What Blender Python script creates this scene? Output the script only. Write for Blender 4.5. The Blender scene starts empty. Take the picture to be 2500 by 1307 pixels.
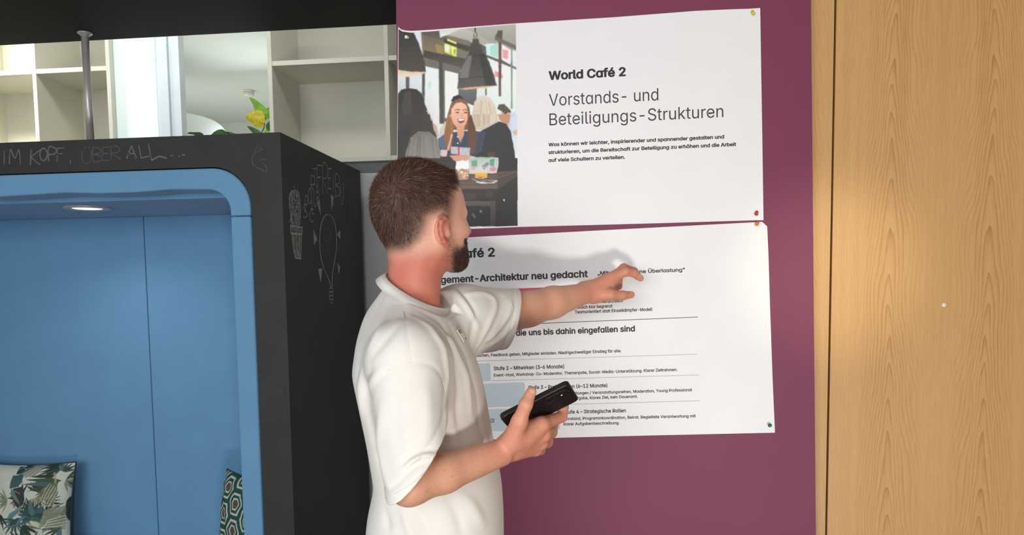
import bpy, bmesh, math, random, os
import numpy as np
from mathutils import Vector, Matrix

random.seed(7)
rng = np.random.default_rng(7)
SC = bpy.context.scene
COL = SC.collection

# ------------------------------------------------------------------ camera
W, H, F = 2500.0, 1307.0, 1900.0
PPX, PPY = 1250.0, 840.0           # principal point (the photo is a crop)
CAMZ = 1.55
_y = np.array([(1458 - PPX) / F, (PPY - 699) / F, -1.0]); _y /= np.linalg.norm(_y)
_d = np.array([(1660 - PPX) / F, -28570 / F, -1.0]); _u = -_d / np.linalg.norm(_d)
_u = _u - _y * _u.dot(_y); _u /= np.linalg.norm(_u)
_x = np.cross(_y, _u)
RW = np.array([_x, _y, _u])        # camera -> world rotation
CAM = np.array([0.0, 0.0, CAMZ])
cam_data = bpy.data.cameras.new('camera')
cam = bpy.data.objects.new('camera', cam_data); COL.objects.link(cam)
cam_data.sensor_fit = 'HORIZONTAL'; cam_data.sensor_width = 36.0
cam_data.lens = 36.0 * F / W
cam_data.shift_x = 0.0
cam_data.shift_y = (PPY - H / 2) / W
cam_data.clip_start = 0.05
m = Matrix.Identity(4)
for i in range(3):
    for j in range(3):
        m[i][j] = float(RW[i, j])
m.translation = Vector(CAM)
cam.matrix_world = m
SC.camera = cam

# ------------------------------------------------------------------ light
SC.view_settings.view_transform = 'Standard'
SC.view_settings.look = 'None'
SC.view_settings.exposure = 0.48
SC.view_settings.gamma = 1.0
SC.view_settings.use_curve_mapping = False
SC.cycles.use_denoising = True
SC.cycles.max_bounces = 6
world = bpy.data.worlds.new('world'); SC.world = world
world.use_nodes = True
bg = world.node_tree.nodes['Background']
bg.inputs[0].default_value = (0.93, 0.96, 1.0, 1); bg.inputs[1].default_value = 0.34

def area(name, loc, target, sx, sy, power, col=(1, 1, 1), spread=180):
    l = bpy.data.lights.new(name, 'AREA'); l.shape = 'RECTANGLE'; l.size = sx; l.size_y = sy
    l.energy = power; l.color = col; l.spread = math.radians(spread)
    o = bpy.data.objects.new(name, l); COL.objects.link(o); o.location = loc
    o.rotation_euler = (Vector(target) - Vector(loc)).to_track_quat('-Z', 'Y').to_euler()
    return o
# area light added in place of unseen windows behind the photographer
area('unseen_window_fill', (-1.3, -3.2, 2.1), (-0.2, 2.2, 1.6), 3.4, 1.7, 88, (0.97, 0.985, 1.0))
# assumed unseen light standing in for low sun bouncing off the floor behind the photographer
area('assumed_floor_bounce', (0.75, -1.5, 0.10), (0.15, 2.1, 1.55), 0.5, 0.5, 18, (1.0, 0.95, 0.88), 100)
# added unseen spotlight imitating a warm sun patch on the oak and poster edge
gl = bpy.data.lights.new('added_glow_spot', 'SPOT'); gl.energy = 130; gl.spot_size = math.radians(9); gl.spot_blend = 1.0; gl.shadow_soft_size = 0.06; gl.color = (1.0, 0.86, 0.52)
go = bpy.data.objects.new('added_glow_spot', gl); COL.objects.link(go); go.location = (1.5, -1.6, 1.9)
go.rotation_euler = (Vector((0.61, 2.15, 1.58)) - go.location).to_track_quat('-Z', 'Y').to_euler()
# assumed unseen lights, stand in for daylight of the room behind the shelves
area('assumed_back_room_light', (-2.6, 5.0, 1.9), (-2.2, 5.2, 3.0), 1.6, 1.6, 10.5, (0.93, 1.0, 0.95))
area('assumed_back_window_light', (-1.9, 4.9, 2.3), (-2.0, 3.6, 2.4), 0.8, 0.8, 5, (0.90, 0.98, 1.0))
# added unseen light between the overhead panel and the shelving, brightens the shelves
area('added_shelf_fill', (-1.5, 2.96, 2.93), (-1.45, 3.5, 2.2), 2.2, 0.12, 5.5, (1.0, 0.99, 0.94))
area('added_shelf_spot', (-3.05, 3.05, 2.86), (-2.72, 3.7, 2.38), 0.3, 0.1, 7, (1.0, 0.96, 0.84), 110)  # another added light, out of view, brightens the leftmost shelf cell
area('added_shelf_fill', (-0.72, 2.6, 2.9), (-0.72, 3.42, 1.4), 0.25, 0.12, 5, (1.0, 0.98, 0.95))  # second added light, out of view, lifts the grey cupboard doors

# ------------------------------------------------------------------ helpers
def ray(px, py):
    d = np.array([(px - PPX) / F, -(py - PPY) / F, -1.0])
    return RW.T @ d if False else np.array([_x.dot(d), _y.dot(d), _u.dot(d)])
def P(px, py, Y):                   # the point of the photo's ray at world depth Y
    r = ray(px, py); return CAM + r * (Y / r[1])
def PX(px, py, X):
    r = ray(px, py); return CAM + r * (X / r[0])
def PZ(px, py, Z):
    r = ray(px, py); return CAM + r * ((Z - CAMZ) / r[2])
def proj(p):
    c = RW.T @ (np.asarray(p, float) - CAM)
    return PPX - F * c[0] / c[2], PPY + F * c[1] / c[2]

MATS = {}
def lin(c):
    return tuple(((v / 255.0) / 12.92 if v <= 10 else (((v / 255.0) + 0.055) / 1.055) ** 2.4) for v in c[:3])
def mat(name, col, rough=0.6, spec=0.4, metal=0.0, noise=0.0, nscale=40.0, bump=0.0, bscale=200.0, sheen=0.0, sss=0.0, coat=0.0):
    """principled material with a little procedural variation"""
    if name in MATS: return MATS[name]
    m = bpy.data.materials.new(name); m.use_nodes = True; MATS[name] = m
    nt = m.node_tree; b = nt.nodes['Principled BSDF']
    c = lin(col)
    b.inputs['Base Color'].default_value = (*c, 1)
    b.inputs['Roughness'].default_value = rough
    b.inputs['Specular IOR Level'].default_value = spec
    b.inputs['Metallic'].default_value = metal
    b.inputs['Coat Weight'].default_value = coat
    if sheen: b.inputs['Sheen Weight'].default_value = sheen
    if sss:
        b.inputs['Subsurface Weight'].default_value = sss
        b.inputs['Subsurface Radius'].default_value = (0.01, 0.004, 0.002)
        b.inputs['Subsurface Scale'].default_value = 1.0
    tc = nt.nodes.new('ShaderNodeTexCoord')
    n = nt.nodes.new('ShaderNodeTexNoise'); n.inputs['Scale'].default_value = nscale; n.inputs['Detail'].default_value = 4
    nt.links.new(tc.outputs['Object'], n.inputs['Vector'])
    r = nt.nodes.new('ShaderNodeValToRGB')
    k = max(noise, 0.01)
    r.color_ramp.elements[0].color = (*[v * (1 - k) for v in c], 1); r.color_ramp.elements[0].position = 0.3
    r.color_ramp.elements[1].color = (*[min(1, v * (1 + k)) for v in c], 1); r.color_ramp.elements[1].position = 0.7
    nt.links.new(n.outputs['Fac'], r.inputs['Fac']); nt.links.new(r.outputs['Color'], b.inputs['Base Color'])
    if bump:
        n2 = nt.nodes.new('ShaderNodeTexNoise'); n2.inputs['Scale'].default_value = bscale; n2.inputs['Detail'].default_value = 3
        nt.links.new(tc.outputs['Object'], n2.inputs['Vector'])
        bp = nt.nodes.new('ShaderNodeBump'); bp.inputs['Strength'].default_value = bump; bp.inputs['Distance'].default_value = 0.002
        nt.links.new(n2.outputs['Fac'], bp.inputs['Height']); nt.links.new(bp.outputs['Normal'], b.inputs['Normal'])
    return m
def mat_attr(name, rough=0.6, spec=0.35, noise=0.0, nscale=60, bump=0.0, bscale=300, sss=0.0, sheen=0.0):
    """base colour from the colour attribute 'Col' (a print, a pattern, skin)"""
    m = mat(name, (128, 128, 128), rough, spec, 0, noise, nscale, bump, bscale, sheen, sss)
    nt = m.node_tree; b = nt.nodes['Principled BSDF']
    a = nt.nodes.new('ShaderNodeAttribute'); a.attribute_name = 'Col'
    n = [x for x in nt.nodes if x.type == 'VALTORGB'][0]
    n.color_ramp.elements[0].color = (1 - noise, 1 - noise, 1 - noise, 1); n.color_ramp.elements[1].color = (1 + noise, 1 + noise, 1 + noise, 1)
    mx = nt.nodes.new('ShaderNodeMix'); mx.data_type = 'RGBA'; mx.blend_type = 'MULTIPLY'; mx.inputs[0].default_value = 1
    nt.links.new(a.outputs['Color'], mx.inputs[6]); nt.links.new(n.outputs['Color'], mx.inputs[7])
    nt.links.new(mx.outputs[2], b.inputs['Base Color'])
    return m

WLOC = {}
def tag(o, label=None, cat=None, group=None, kind=None):
    if label: o['label'] = label
    if cat: o['category'] = cat
    if group: o['group'] = group
    if kind: o['kind'] = kind
    return o
def thing(name, label, cat, loc, group=None):
    o = bpy.data.objects.new(name, None); COL.objects.link(o)
    o.empty_display_size = 0.05
    o.location = Vector(loc); WLOC[o] = np.array(loc, float)
    return tag(o, label, cat, group)
def obj(name, verts, faces, material, parent=None, smooth=False, label=None, cat=None, kind=None, group=None, cols=None, bevel=0.0):
    """verts in world coordinates; one mesh object whose origin is its own centre"""
    v = np.asarray(verts, float)
    c = (v.min(0) + v.max(0)) / 2
    me = bpy.data.meshes.new(name)
    if isinstance(faces, np.ndarray) and faces.shape[1] in (3, 4):
        n, k = faces.shape
        me.vertices.add(len(v)); me.vertices.foreach_set('co', (v - c).astype(np.float32).ravel())
        me.loops.add(n * k); me.loops.foreach_set('vertex_index', faces.astype(np.int32).ravel())
        me.polygons.add(n)
        me.polygons.foreach_set('loop_start', (np.arange(n) * k).astype(np.int32))
        me.update(calc_edges=True)
    else:
        me.from_pydata([tuple(x) for x in (v - c)], [], [tuple(f) for f in faces])
    if cols is not None:
        a = me.color_attributes.new('Col', 'FLOAT_COLOR', 'POINT')
        cc = np.ones((len(v), 4), np.float32); cc[:, :3] = cols
        a.data.foreach_set('color', cc.ravel())
    if smooth:
        me.polygons.foreach_set('use_smooth', np.ones(len(me.polygons), bool))
    me.materials.append(material)
    me.update()
    o = bpy.data.objects.new(name, me); COL.objects.link(o)
    pw = WLOC[parent] if parent is not None else np.zeros(3)
    o.parent = parent; o.location = Vector(c - pw); WLOC[o] = c
    if bevel:
        b = o.modifiers.new('bevel', 'BEVEL'); b.width = bevel; b.segments = 3; b.limit_method = 'ANGLE'; b.angle_limit = 0.6
    return tag(o, label, cat, group, kind)

BOXF = [(0, 3, 2, 1), (4, 5, 6, 7), (0, 1, 5, 4), (1, 2, 6, 5), (2, 3, 7, 6), (3, 0, 4, 7)]
class MB:
    def __init__(s): s.v = []; s.f = []
    def add(s, v, f):
        o = len(s.v); s.v += [np.asarray(x, float) for x in v]; s.f += [tuple(i + o for i in q) for q in f]; return s
    def box(s, x0, x1, y0, y1, z0, z1):
        return s.add([(x0, y0, z0), (x1, y0, z0), (x1, y1, z0), (x0, y1, z0), (x0, y0, z1), (x1, y0, z1), (x1, y1, z1), (x0, y1, z1)], BOXF)
    def prism(s, pts, off):         # polygon (ccw seen from -off side) pushed along off
        n = len(pts); off = np.asarray(off, float)
        v = [np.asarray(p, float) for p in pts] + [np.asarray(p, float) + off for p in pts]
        f = [tuple(range(n)), tuple(range(2 * n - 1, n - 1, -1))] + [((i + 1) % n, i, n + i, n + (i + 1) % n) for i in range(n)]
        return s.add(v, f)
    def tube(s, pts, r, n=10, cap=True):
        pts = [np.asarray(p, float) for p in pts]
        rr = r if hasattr(r, '__len__') else [r] * len(pts)
        rings = []; up = None
        for i, p in enumerate(pts):
            t = pts[min(i + 1, len(pts) - 1)] - pts[max(i - 1, 0)]; t /= np.linalg.norm(t) + 1e-12
            if up is None:
                up = np.array([0, 0, 1.0]) if abs(t[2]) < 0.9 else np.array([1.0, 0, 0])
            a = np.cross(t, up); a /= np.linalg.norm(a); b = np.cross(a, t); up = b
            rings.append([p + rr[i] * (math.cos(2 * math.pi * k / n) * a + math.sin(2 * math.pi * k / n) * b) for k in range(n)])
        v = [x for q in rings for x in q]; f = []
        for i in range(len(pts) - 1):
            for k in range(n):
                f.append((i * n + k, i * n + (k + 1) % n, (i + 1) * n + (k + 1) % n, (i + 1) * n + k))
        if cap: f += [tuple(range(n - 1, -1, -1)), tuple((len(pts) - 1) * n + k for k in range(n))]
        return s.add(v, f)
    def lathe(s, c, axis, prof, n=24):   # prof: list of (distance along axis, radius)
        axis = np.asarray(axis, float); axis = axis / np.linalg.norm(axis)
        u = np.cross(axis, [0, 0, 1.0] if abs(axis[2]) < 0.9 else [1.0, 0, 0]); u /= np.linalg.norm(u); w = np.cross(axis, u)
        v = []; f = []
        for h, r in prof:
            for k in range(n):
                a = 2 * math.pi * k / n; v.append(np.asarray(c) + axis * h + max(r, 1e-5) * (math.cos(a) * u + math.sin(a) * w))
        for i in range(len(prof) - 1):
            for k in range(n):
                f.append((i * n + k, i * n + (k + 1) % n, (i + 1) * n + (k + 1) % n, (i + 1) * n + k))
        f += [tuple(range(n - 1, -1, -1)), tuple((len(prof) - 1) * n + k for k in range(n))]
        return s.add(v, f)
    def build(s, name, material, parent=None, **k):
        return obj(name, s.v, s.f, material, parent, **k)

# ------------------------------------------------------------------ materials of the room
M_PURPLE = mat('plum_paint', (123, 54, 84), 0.55, 0.35, noise=0.03, nscale=3, bump=0.05, bscale=400)
M_WHITE = mat('white_board', (206, 205, 192), 0.5, 0.4, noise=0.015, nscale=6)
M_WALLW = mat('white_wall', (222, 224, 216), 0.8, 0.2, noise=0.015, nscale=5)
M_GREYD = mat('grey_lacquer', (184, 189, 186), 0.5, 0.4, noise=0.02, nscale=4)
M_BLACK = mat('chalkboard_black', (51, 51, 50), 0.6, 0.3, noise=0.10, nscale=7)
M_BLACK2 = mat('matte_black', (38, 39, 38), 0.7, 0.2, noise=0.05, nscale=5)
M_BLUE = mat('blue_upholstery', (106, 154, 193), 0.85, 0.2, noise=0.03, nscale=8, bump=0.15, bscale=900, sheen=0.15)
M_STEEL = mat('brushed_steel', (196, 194, 190), 0.36, 0.5, metal=0.35, noise=0.05, nscale=30)
M_FLOOR = mat('grey_carpet', (120, 116, 110), 0.9, 0.2, noise=0.15, nscale=60, bump=0.4, bscale=500)
M_PAPER = mat('poster_paper', (238, 238, 240), 0.42, 0.4, noise=0.012, nscale=9, bump=0.04, bscale=14)
M_INK = mat('print_ink', (46, 44, 44), 0.5, 0.3, noise=0.04)

def wood_material(name, cx, seed):
    m = bpy.data.materials.new(name); m.use_nodes = True; nt = m.node_tree; b = nt.nodes['Principled BSDF']
    L = nt.links.new; N = nt.nodes.new
    geo = N('ShaderNodeNewGeometry'); sep = N('ShaderNodeSeparateXYZ'); L(geo.outputs['Position'], sep.inputs[0])
    def math_(op, a, bb=None, c=None):
        n = N('ShaderNodeMath'); n.operation = op
        for i, q in enumerate((a, bb, c)):
            if q is None: continue
            if isinstance(q, (int, float)): n.inputs[i].default_value = q
            else: L(q, n.inputs[i])
        return n.outputs[0]
    X, Z = sep.outputs[0], sep.outputs[2]
    def noise(sx, sz, detail=3, off=0.0):
        c = N('ShaderNodeCombineXYZ'); L(math_('MULTIPLY', U, sx), c.inputs[0]); L(math_('MULTIPLY_ADD', Z, sz, off), c.inputs[2])
        n = N('ShaderNodeTexNoise'); n.inputs['Scale'].default_value = 1; n.inputs['Detail'].default_value = detail
        L(c.outputs[0], n.inputs['Vector']); return n.outputs['Fac']
    # book-matched leaves: mirrored about cx, one heart line per leaf
    half = 0.118
    U = math_('ABSOLUTE', math_('SUBTRACT', X, cx)); U = math_('PINGPONG', U, 0.30)
    wob = math_('MULTIPLY', math_('SUBTRACT', noise(0.5, 2.3, 2, seed), 0.5), 0.055)
    du = math_('ADD', math_('SUBTRACT', U, half), wob)
    w = math_('MULTIPLY_ADD', noise(0.0, 1.3, 2, seed + 5), 16.0, 3.0)
    hyp = math_('SQRT', math_('ADD', math_('MULTIPLY', du, du), 0.00006))
    f = math_('ADD', Z, math_('MULTIPLY', hyp, w))
    f = math_('ADD', f, math_('MULTIPLY', noise(30, 5, 3, seed + 9), 0.11))
    f = math_('ADD', f, math_('MULTIPLY', noise(9, 1.4, 3, seed + 2), 0.75))
    s = math_('FRACT', math_('MULTIPLY', f, 11.0))
    line = math_('POWER', s, 3.0)
    fine = noise(520, 14, 4, seed)
    mid = noise(60, 1.2, 3, seed + 3)
    broad = noise(5, 0.6, 2, seed + 4)
    near_ = math_('MULTIPLY_ADD', math_('POWER', math_('MAXIMUM', math_('SUBTRACT', 1.0, math_('MULTIPLY', math_('ABSOLUTE', du), 13.0)), 0.0), 0.7), 0.26, 0.09)
    t = math_('ADD', math_('MULTIPLY', line, near_), math_('MULTIPLY', fine, 0.52))
    t = math_('ADD', t, math_('MULTIPLY', mid, 0.30)); t = math_('ADD', t, math_('MULTIPLY', broad, 0.16))
    r = N('ShaderNodeValToRGB'); L(t, r.inputs['Fac'])
    e = r.color_ramp.elements
    e[0].position = 0.28; e[0].color = (*lin((212, 170, 114)), 1)
    e[1].position = 0.95; e[1].color = (*lin((158, 112, 64)), 1)
    q = e.new(0.58); q.color = (*lin((200, 154, 98)), 1)
    L(r.outputs[0], b.inputs['Base Color'])
    b.inputs['Roughness'].default_value = 0.42; b.inputs['Specular IOR Level'].default_value = 0.4
    bp = N('ShaderNodeBump'); bp.inputs['Strength'].default_value = 0.08; bp.inputs['Distance'].default_value = 0.001
    L(fine, bp.inputs['Height']); L(bp.outputs[0], b.inputs['Normal'])
    return m

# ------------------------------------------------------------------ setting
D = 2.12                            # plane of the plum wall
MB().box(-4.5, 3.2, -3.8, 2.32, 3.0, 3.06).build('ceiling', mat('ceiling_white', (205, 203, 198), .8), kind='structure')
MB().box(2.7, 2.76, -3.8, 2.15, 0, 3.0).build('wall_side', mat('warm_grey_wall', (150, 140, 130), .8), kind='structure')
floor_o = MB().box(-4.5, 3.2, -3.8, 7.6, -0.06, 0.0).build('floor', M_FLOOR, kind='structure')

def edge_x(p0, p1, Y, z):           # x of an image edge line at height z on plane Y
    a, b = P(*p0, Y), P(*p1, Y); t = (z - a[2]) / (b[2] - a[2]); return a[0] + t * (b[0] - a[0])
ZT = 3.0
xl0, xl1 = edge_x((967, 0), (970, 400), D, 0), edge_x((967, 0), (970, 400), D, ZT)
xr0, xr1 = edge_x((1980, 0), (1992, 1307), D, 0), edge_x((1980, 0), (1992, 1307), D, ZT)
MB().prism([(xl0, D, 0), (xr0, D, 0), (xr1, D, ZT), (xl1, D, ZT)], (0, 0.14, 0)).build('wall_back', M_PURPLE, kind='structure')
DW = D + 0.035
sx0, sx1 = edge_x((2040, 0), (2017, 1307), DW, 0), edge_x((2040, 0), (2017, 1307), DW, ZT)
gap = 0.0055
M_OAK = wood_material('oak_veneer', P(2292, 650, DW)[0], 3.0)
M_OAK2 = wood_material('oak_veneer_jamb', P(2292, 650, DW)[0] + 0.7, 11.0)
MB().prism([(min(xr0, xr1) - 0.08, DW, 0), (sx0 - gap / 2, DW, 0), (sx1 - gap / 2, DW, ZT), (min(xr0, xr1) - 0.08, DW, ZT)], (0, 0.05, 0)).build('trim_1', M_OAK2, kind='structure')
MB().prism([(sx0 + gap / 2, DW, 0.005), (sx0 + 0.95, DW, 0.005), (sx0 + 0.95, DW, ZT), (sx1 + gap / 2, DW, ZT)], (0, 0.045, 0)).build('door_1', M_OAK, kind='structure')
MB().box(sx0 + 0.955, 3.0, DW, DW + 0.05, 0, ZT).build('trim_2', M_OAK2, kind='structure')
MB().box(sx0 - 0.15, 3.0, DW + 0.06, DW + 0.16, 0, ZT).build('wall_right', M_BLACK2, kind='structure')

# small white plug on the door
c = P(2304, 745, DW)
MB().lathe(c + np.array([0, 0.002, 0]), (0, -1, 0), [(0, .0062), (.004, .0062), (.006, .0045), (.0065, .001)], 16).build(
    'door_plug', mat('white_plastic', (236, 228, 214), 0.4), smooth=True,
    label='tiny round white plug stuck on the plain oak door', cat='plug')

# ------------------------------------------------------------------ black overhead panel, pole
BF = 2.50                           # front plane of the alcove box
BB = 3.37                           # its back
pt = P(207, 80, 2.80); zb = pt[2]
e0, e1 = PZ(0, 105, zb), PZ(960, 66, zb)
yb = (e0[1] + e1[1]) / 2
MB().box(-3.3, xl1 + 0.02, 2.30, yb, zb, zb + 0.5).build('overhead_panel', M_BLACK2,
    label='matte black overhead panel hanging above the blue seating alcove', cat='panel')

# ------------------------------------------------------------------ alcove
bx1 = (P(683, 328, BF)[0] + P(720, 1307, BF)[0]) / 2
btop = (P(683, 327, BF)[2] + P(0, 345, BF)[2]) / 2
BL = bx1 - 2.05                     # left end, beyond the frame
alc = thing('seating_alcove', 'black chalkboard seating alcove with rounded blue padded opening', 'seating booth', ((bx1 + BL) / 2, (BF + BB) / 2, 0))
ox1 = (P(618, 520, BF)[0] + P(645, 1307, BF)[0]) / 2
oz1 = (P(0, 426, BF)[2] + P(480, 409, BF)[2]) / 2
ox0 = BL + (bx1 - ox1)
oz0 = 0.22
def rrect(x0, x1, z0, z1, r, n=10, rb=None):
    rb = r if rb is None else rb; pts = []
    for cx, cz, a0, q in ((x1 - r, z1 - r, 0, r), (x0 + r, z1 - r, 90, r), (x0 + rb, z0 + rb, 180, rb), (x1 - rb, z0 + rb, 270, rb)):
        for k in range(n + 1):
            a = math.radians(a0 + 90 * k / n); pts.append((cx + q * math.cos(a), cz + q * math.sin(a)))
    return pts
def ring_prism(mb, outer, inner, y0, y1):
    n = len(outer)
    v = [(x, y0, z) for x, z in outer] + [(x, y0, z) for x, z in inner] + [(x, y1, z) for x, z in outer] + [(x, y1, z) for x, z in inner]
    f = []
    for i in range(n):
        j = (i + 1) % n
        f += [(i, i + n, j + n, j), (i + 2 * n, j + 2 * n, j + 3 * n, i + 3 * n), (i, j, j + 2 * n, i + 2 * n), (i + n, i + 3 * n, j + 3 * n, j + n)]
    return mb.add(v, f)
R0 = 0.135
outer = rrect(ox0, ox1, oz0, oz1, R0)
def squareout(pts, x0, x1, z0, z1):   # matching points on the sharp rectangle
    cx, cz = (x0 + x1) / 2, (z0 + z1) / 2; n = len(pts) // 4; out = []
    cor = [(x1, z1), (x0, z1), (x0, z0), (x1, z0)]
    for q in range(4):
        for k in range(n):
            px, pz = pts[q * n + k]; X, Z = cor[q]; t = k / (n - 1)
            a = (X, pz) if q in (0, 2) else (px, Z); b = (px, Z) if q in (0, 2) else (X, pz)
            out.append(a if t < 0.45 else (b if t > 0.55 else (X, Z)))
    return out
ring_prism(MB(), squareout(outer, BL, bx1, 0.0, btop), outer, BF, BF + 0.05).build('front_frame', M_BLACK, alc)
MB().box(bx1 - 0.03, bx1, BF + 0.05, BB, 0, btop).build('side_panel', M_BLACK, alc)
MB().box(BL, BL + 0.03, BF + 0.05, BB, 0, btop).build('side_panel', M_BLACK, alc)
MB().box(BL + 0.03, bx1 - 0.03, BF + 0.05, BB, btop - 0.03, btop).build('top_panel', M_BLACK, alc)
# padded lining: upper ring and lower jamb pads with a seam between
LT = 0.074
zs = P(595, 527, BF)[2]
ixr = ox1 - LT
def band(path_o, path_i, y0, y1, mb):
    n = len(path_o)
    v = [(x, y0, z) for x, z in path_o] + [(x, y0, z) for x, z in path_i] + [(x, y1, z) for x, z in path_o] + [(x, y1, z) for x, z in path_i]
    f = [(0, n, 3 * n, 2 * n), (n - 1, 3 * n - 1, 4 * n - 1, 2 * n - 1)]
    for i in range(n - 1):
        j = i + 1
        f += [(i, j, j + n, i + n), (i + 2 * n, i + 3 * n, j + 3 * n, j + 2 * n), (i, i + 2 * n, j + 2 * n, j), (i + n, j + n, j + 3 * n, i + 3 * n)]
    return mb.add(v, f)
e = 0.004
op, ip = [], []
def arc(cx, cz, r, a0, a1, n=14):
    return [(cx + r * math.cos(math.radians(a0 + (a1 - a0) * k / n)), cz + r * math.sin(math.radians(a0 + (a1 - a0) * k / n))) for k in range(n + 1)]
xm = (ox0 + ox1) / 2
top_o = [(ox1 - e, zs)] + arc(ox1 - R0, oz1 - R0, R0 - e, 0, 90)
nseg = 12
top_o += [(ox1 - R0 + (ox0 + R0 - (ox1 - R0)) * k / nseg, oz1 - e) for k in range(1, nseg)] + arc(ox0 + R0, oz1 - R0, R0 - e, 90, 180) + [(ox0 + e, zs)]
ri = 0.075
ti = [(ixr, zs)] + arc(ixr - ri, oz1 - LT - ri, ri, 0, 90)
ti += [(ixr - ri + (ox0 + LT + ri - (ixr - ri)) * k / nseg, oz1 - LT + 0.004 * math.sin(k * 1.9)) for k in range(1, nseg)] + arc(ox0 + LT + ri, oz1 - LT - ri, ri, 90, 180) + [(ox0 + LT, zs)]
band(top_o, ti, BF - 0.006, BF + 0.11, MB()).build('padded_arch', M_BLUE, alc, smooth=False, bevel=0.006)
MB().box(ixr, ox1 - e, BF - 0.006, BF + 0.11, oz0 + 0.02, zs - 0.002).build('padded_jamb', M_BLUE, alc, bevel=0.007)
MB().box(ox0 + e, ox0 + LT, BF - 0.006, BF + 0.11, oz0 + 0.02, zs - 0.002).build('padded_jamb', M_BLUE, alc, bevel=0.007)
# interior
YW = 3.16
zc = 1.876
MB().box(BL + 0.032, bx1 - 0.032, BF + 0.112, YW + 0.02, zc, zc + 0.03).build('inner_ceiling', M_BLUE, alc)
zfc = oz1 - LT + 0.012
seam = P(351, 535, YW)[0]; seam2 = P(385, 1300, YW)[0]; seam = (seam + seam2) / 2
MB().box(BL + 0.032, seam - 0.0015, YW, YW + 0.04, 0.30, zc).build('back_cushion', M_BLUE, alc, bevel=0.004)
MB().box(seam + 0.0015, bx1 - 0.032, YW, YW + 0.04, 0.30, zc).build('back_cushion', M_BLUE, alc, bevel=0.004)
MB().box(bx1 - 0.05, bx1 - 0.032, BF + 0.112, YW, 0.30, zc).build('side_cushion', M_BLUE, alc)
MB().box(BL + 0.032, BL + 0.05, BF + 0.112, YW, 0.30, zc).build('side_cushion', M_BLUE, alc)
MB().box(BL + 0.052, bx1 - 0.052, BF + 0.115, YW - 0.002, 0.28, 0.44).build('seat', M_BLUE, alc, bevel=0.02)

# recessed lamp in the alcove ceiling
cl = PZ(213, 507, zc)
lamp = thing('ceiling_downlight', 'round recessed downlight with silver ring in blue alcove ceiling', 'lamp', cl)
M_LAMPIN = bpy.data.materials.new('lamp_glow'); M_LAMPIN.use_nodes = True
_b = M_LAMPIN.node_tree.nodes['Principled BSDF']; _b.inputs['Emission Color'].default_value = (1, .97, .92, 1); _b.inputs['Emission Strength'].default_value = 0.9
_b.inputs['Base Color'].default_value = (.8, .8, .8, 1)
MB().lathe(cl + [0, 0, .001], (0, 0, -1), [(0, .082), (.004, .084), (.008, .078), (.008, .066), (.001, .062), (.0, .03)], 40).build('trim_ring', M_STEEL, lamp, smooth=True)
MB().lathe(cl + [0, 0, -.0005], (0, 0, -1), [(0, .058), (.004, .05), (.0055, .02), (.0057, .001)], 32).build('diffuser', M_LAMPIN, lamp, smooth=True)
pl = bpy.data.lights.new('downlight_glow', 'SPOT'); pl.energy = 3.5; pl.spot_size = 2.6; pl.spot_blend = 0.8; pl.shadow_soft_size = 0.05; pl.color = (1, .96, .9)
po = bpy.data.objects.new('downlight_glow', pl); COL.objects.link(po); po.location = Vector(cl) - Vector((0, 0, .03))

# steel pole between alcove roof and overhead panel
pp = thing('support_pole', 'thin steel pole standing on the alcove roof under the black overhead panel', 'pole', (pt[0], 2.80, btop))
MB().tube([(pt[0], 2.80, btop), (pt[0], 2.80, zb)], 0.0135, 20).build('pole', M_STEEL, pp, smooth=True)
MB().lathe((pt[0], 2.80, zb), (0, 0, -1), [(0, .026), (.004, .026), (.006, .02), (.012, .016)], 24).build('flange', M_STEEL, pp, smooth=True)
MB().lathe((pt[0], 2.80, btop), (0, 0, 1), [(0, .026), (.004, .026), (.006, .02), (.012, .016)], 24).build('flange', M_STEEL, pp, smooth=True)

# ------------------------------------------------------------------ shelving behind
YS, SD = 3.42, 0.33
T = 0.019
def shelving(name, label, x0, x1, dividers, zlist, open_bottom):
    t = thing(name, label, 'shelving unit', ((x0 + x1) / 2, YS + SD / 2, 0))
    for x in (x0, x1 - T): MB().box(x, x + T, YS, YS + SD, 0, 3.0).build('side_panel', M_WHITE, t, bevel=0.001)
    for x in dividers: MB().box(x, x + T, YS + .001, YS + SD - .006, zlist[0], 3.0).build('divider', M_WHITE, t, bevel=0.001)
    MB().box(x0 + T, x1 - T, YS + SD - .006, YS + SD, 0.05, 3.0).build('back_panel', M_WHITE, t)
    edges = [x0] + list(dividers) + [x1 - T]
    for a, b_ in zip(edges[:-1], edges[1:]):
        for z in zlist:
            MB().box(a + T + .0004, b_ - .0004, YS + .002, YS + SD - .006, z, z + T + .002).build('shelf_board', M_WHITE, t, bevel=0.001)
    return t
zsh = P(800, 149, YS)[2] - T / 2
zbt = P(900, 388, YS)[2] - T / 2
xr_l = P(660, 200, YS)[0] - 0.01
xdv = P(943, 200, YS)[0] - 0.008
shr = shelving('shelving_unit', 'pale grey open shelving unit above the man beside the plum wall', xr_l, -0.42, [xdv], [zbt, zsh], True)
shp = mat('shelf_pin', (120, 118, 110), 0.3, metal=1.0)
for px, py in ((672, 160), (728, 201)): pass
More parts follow.
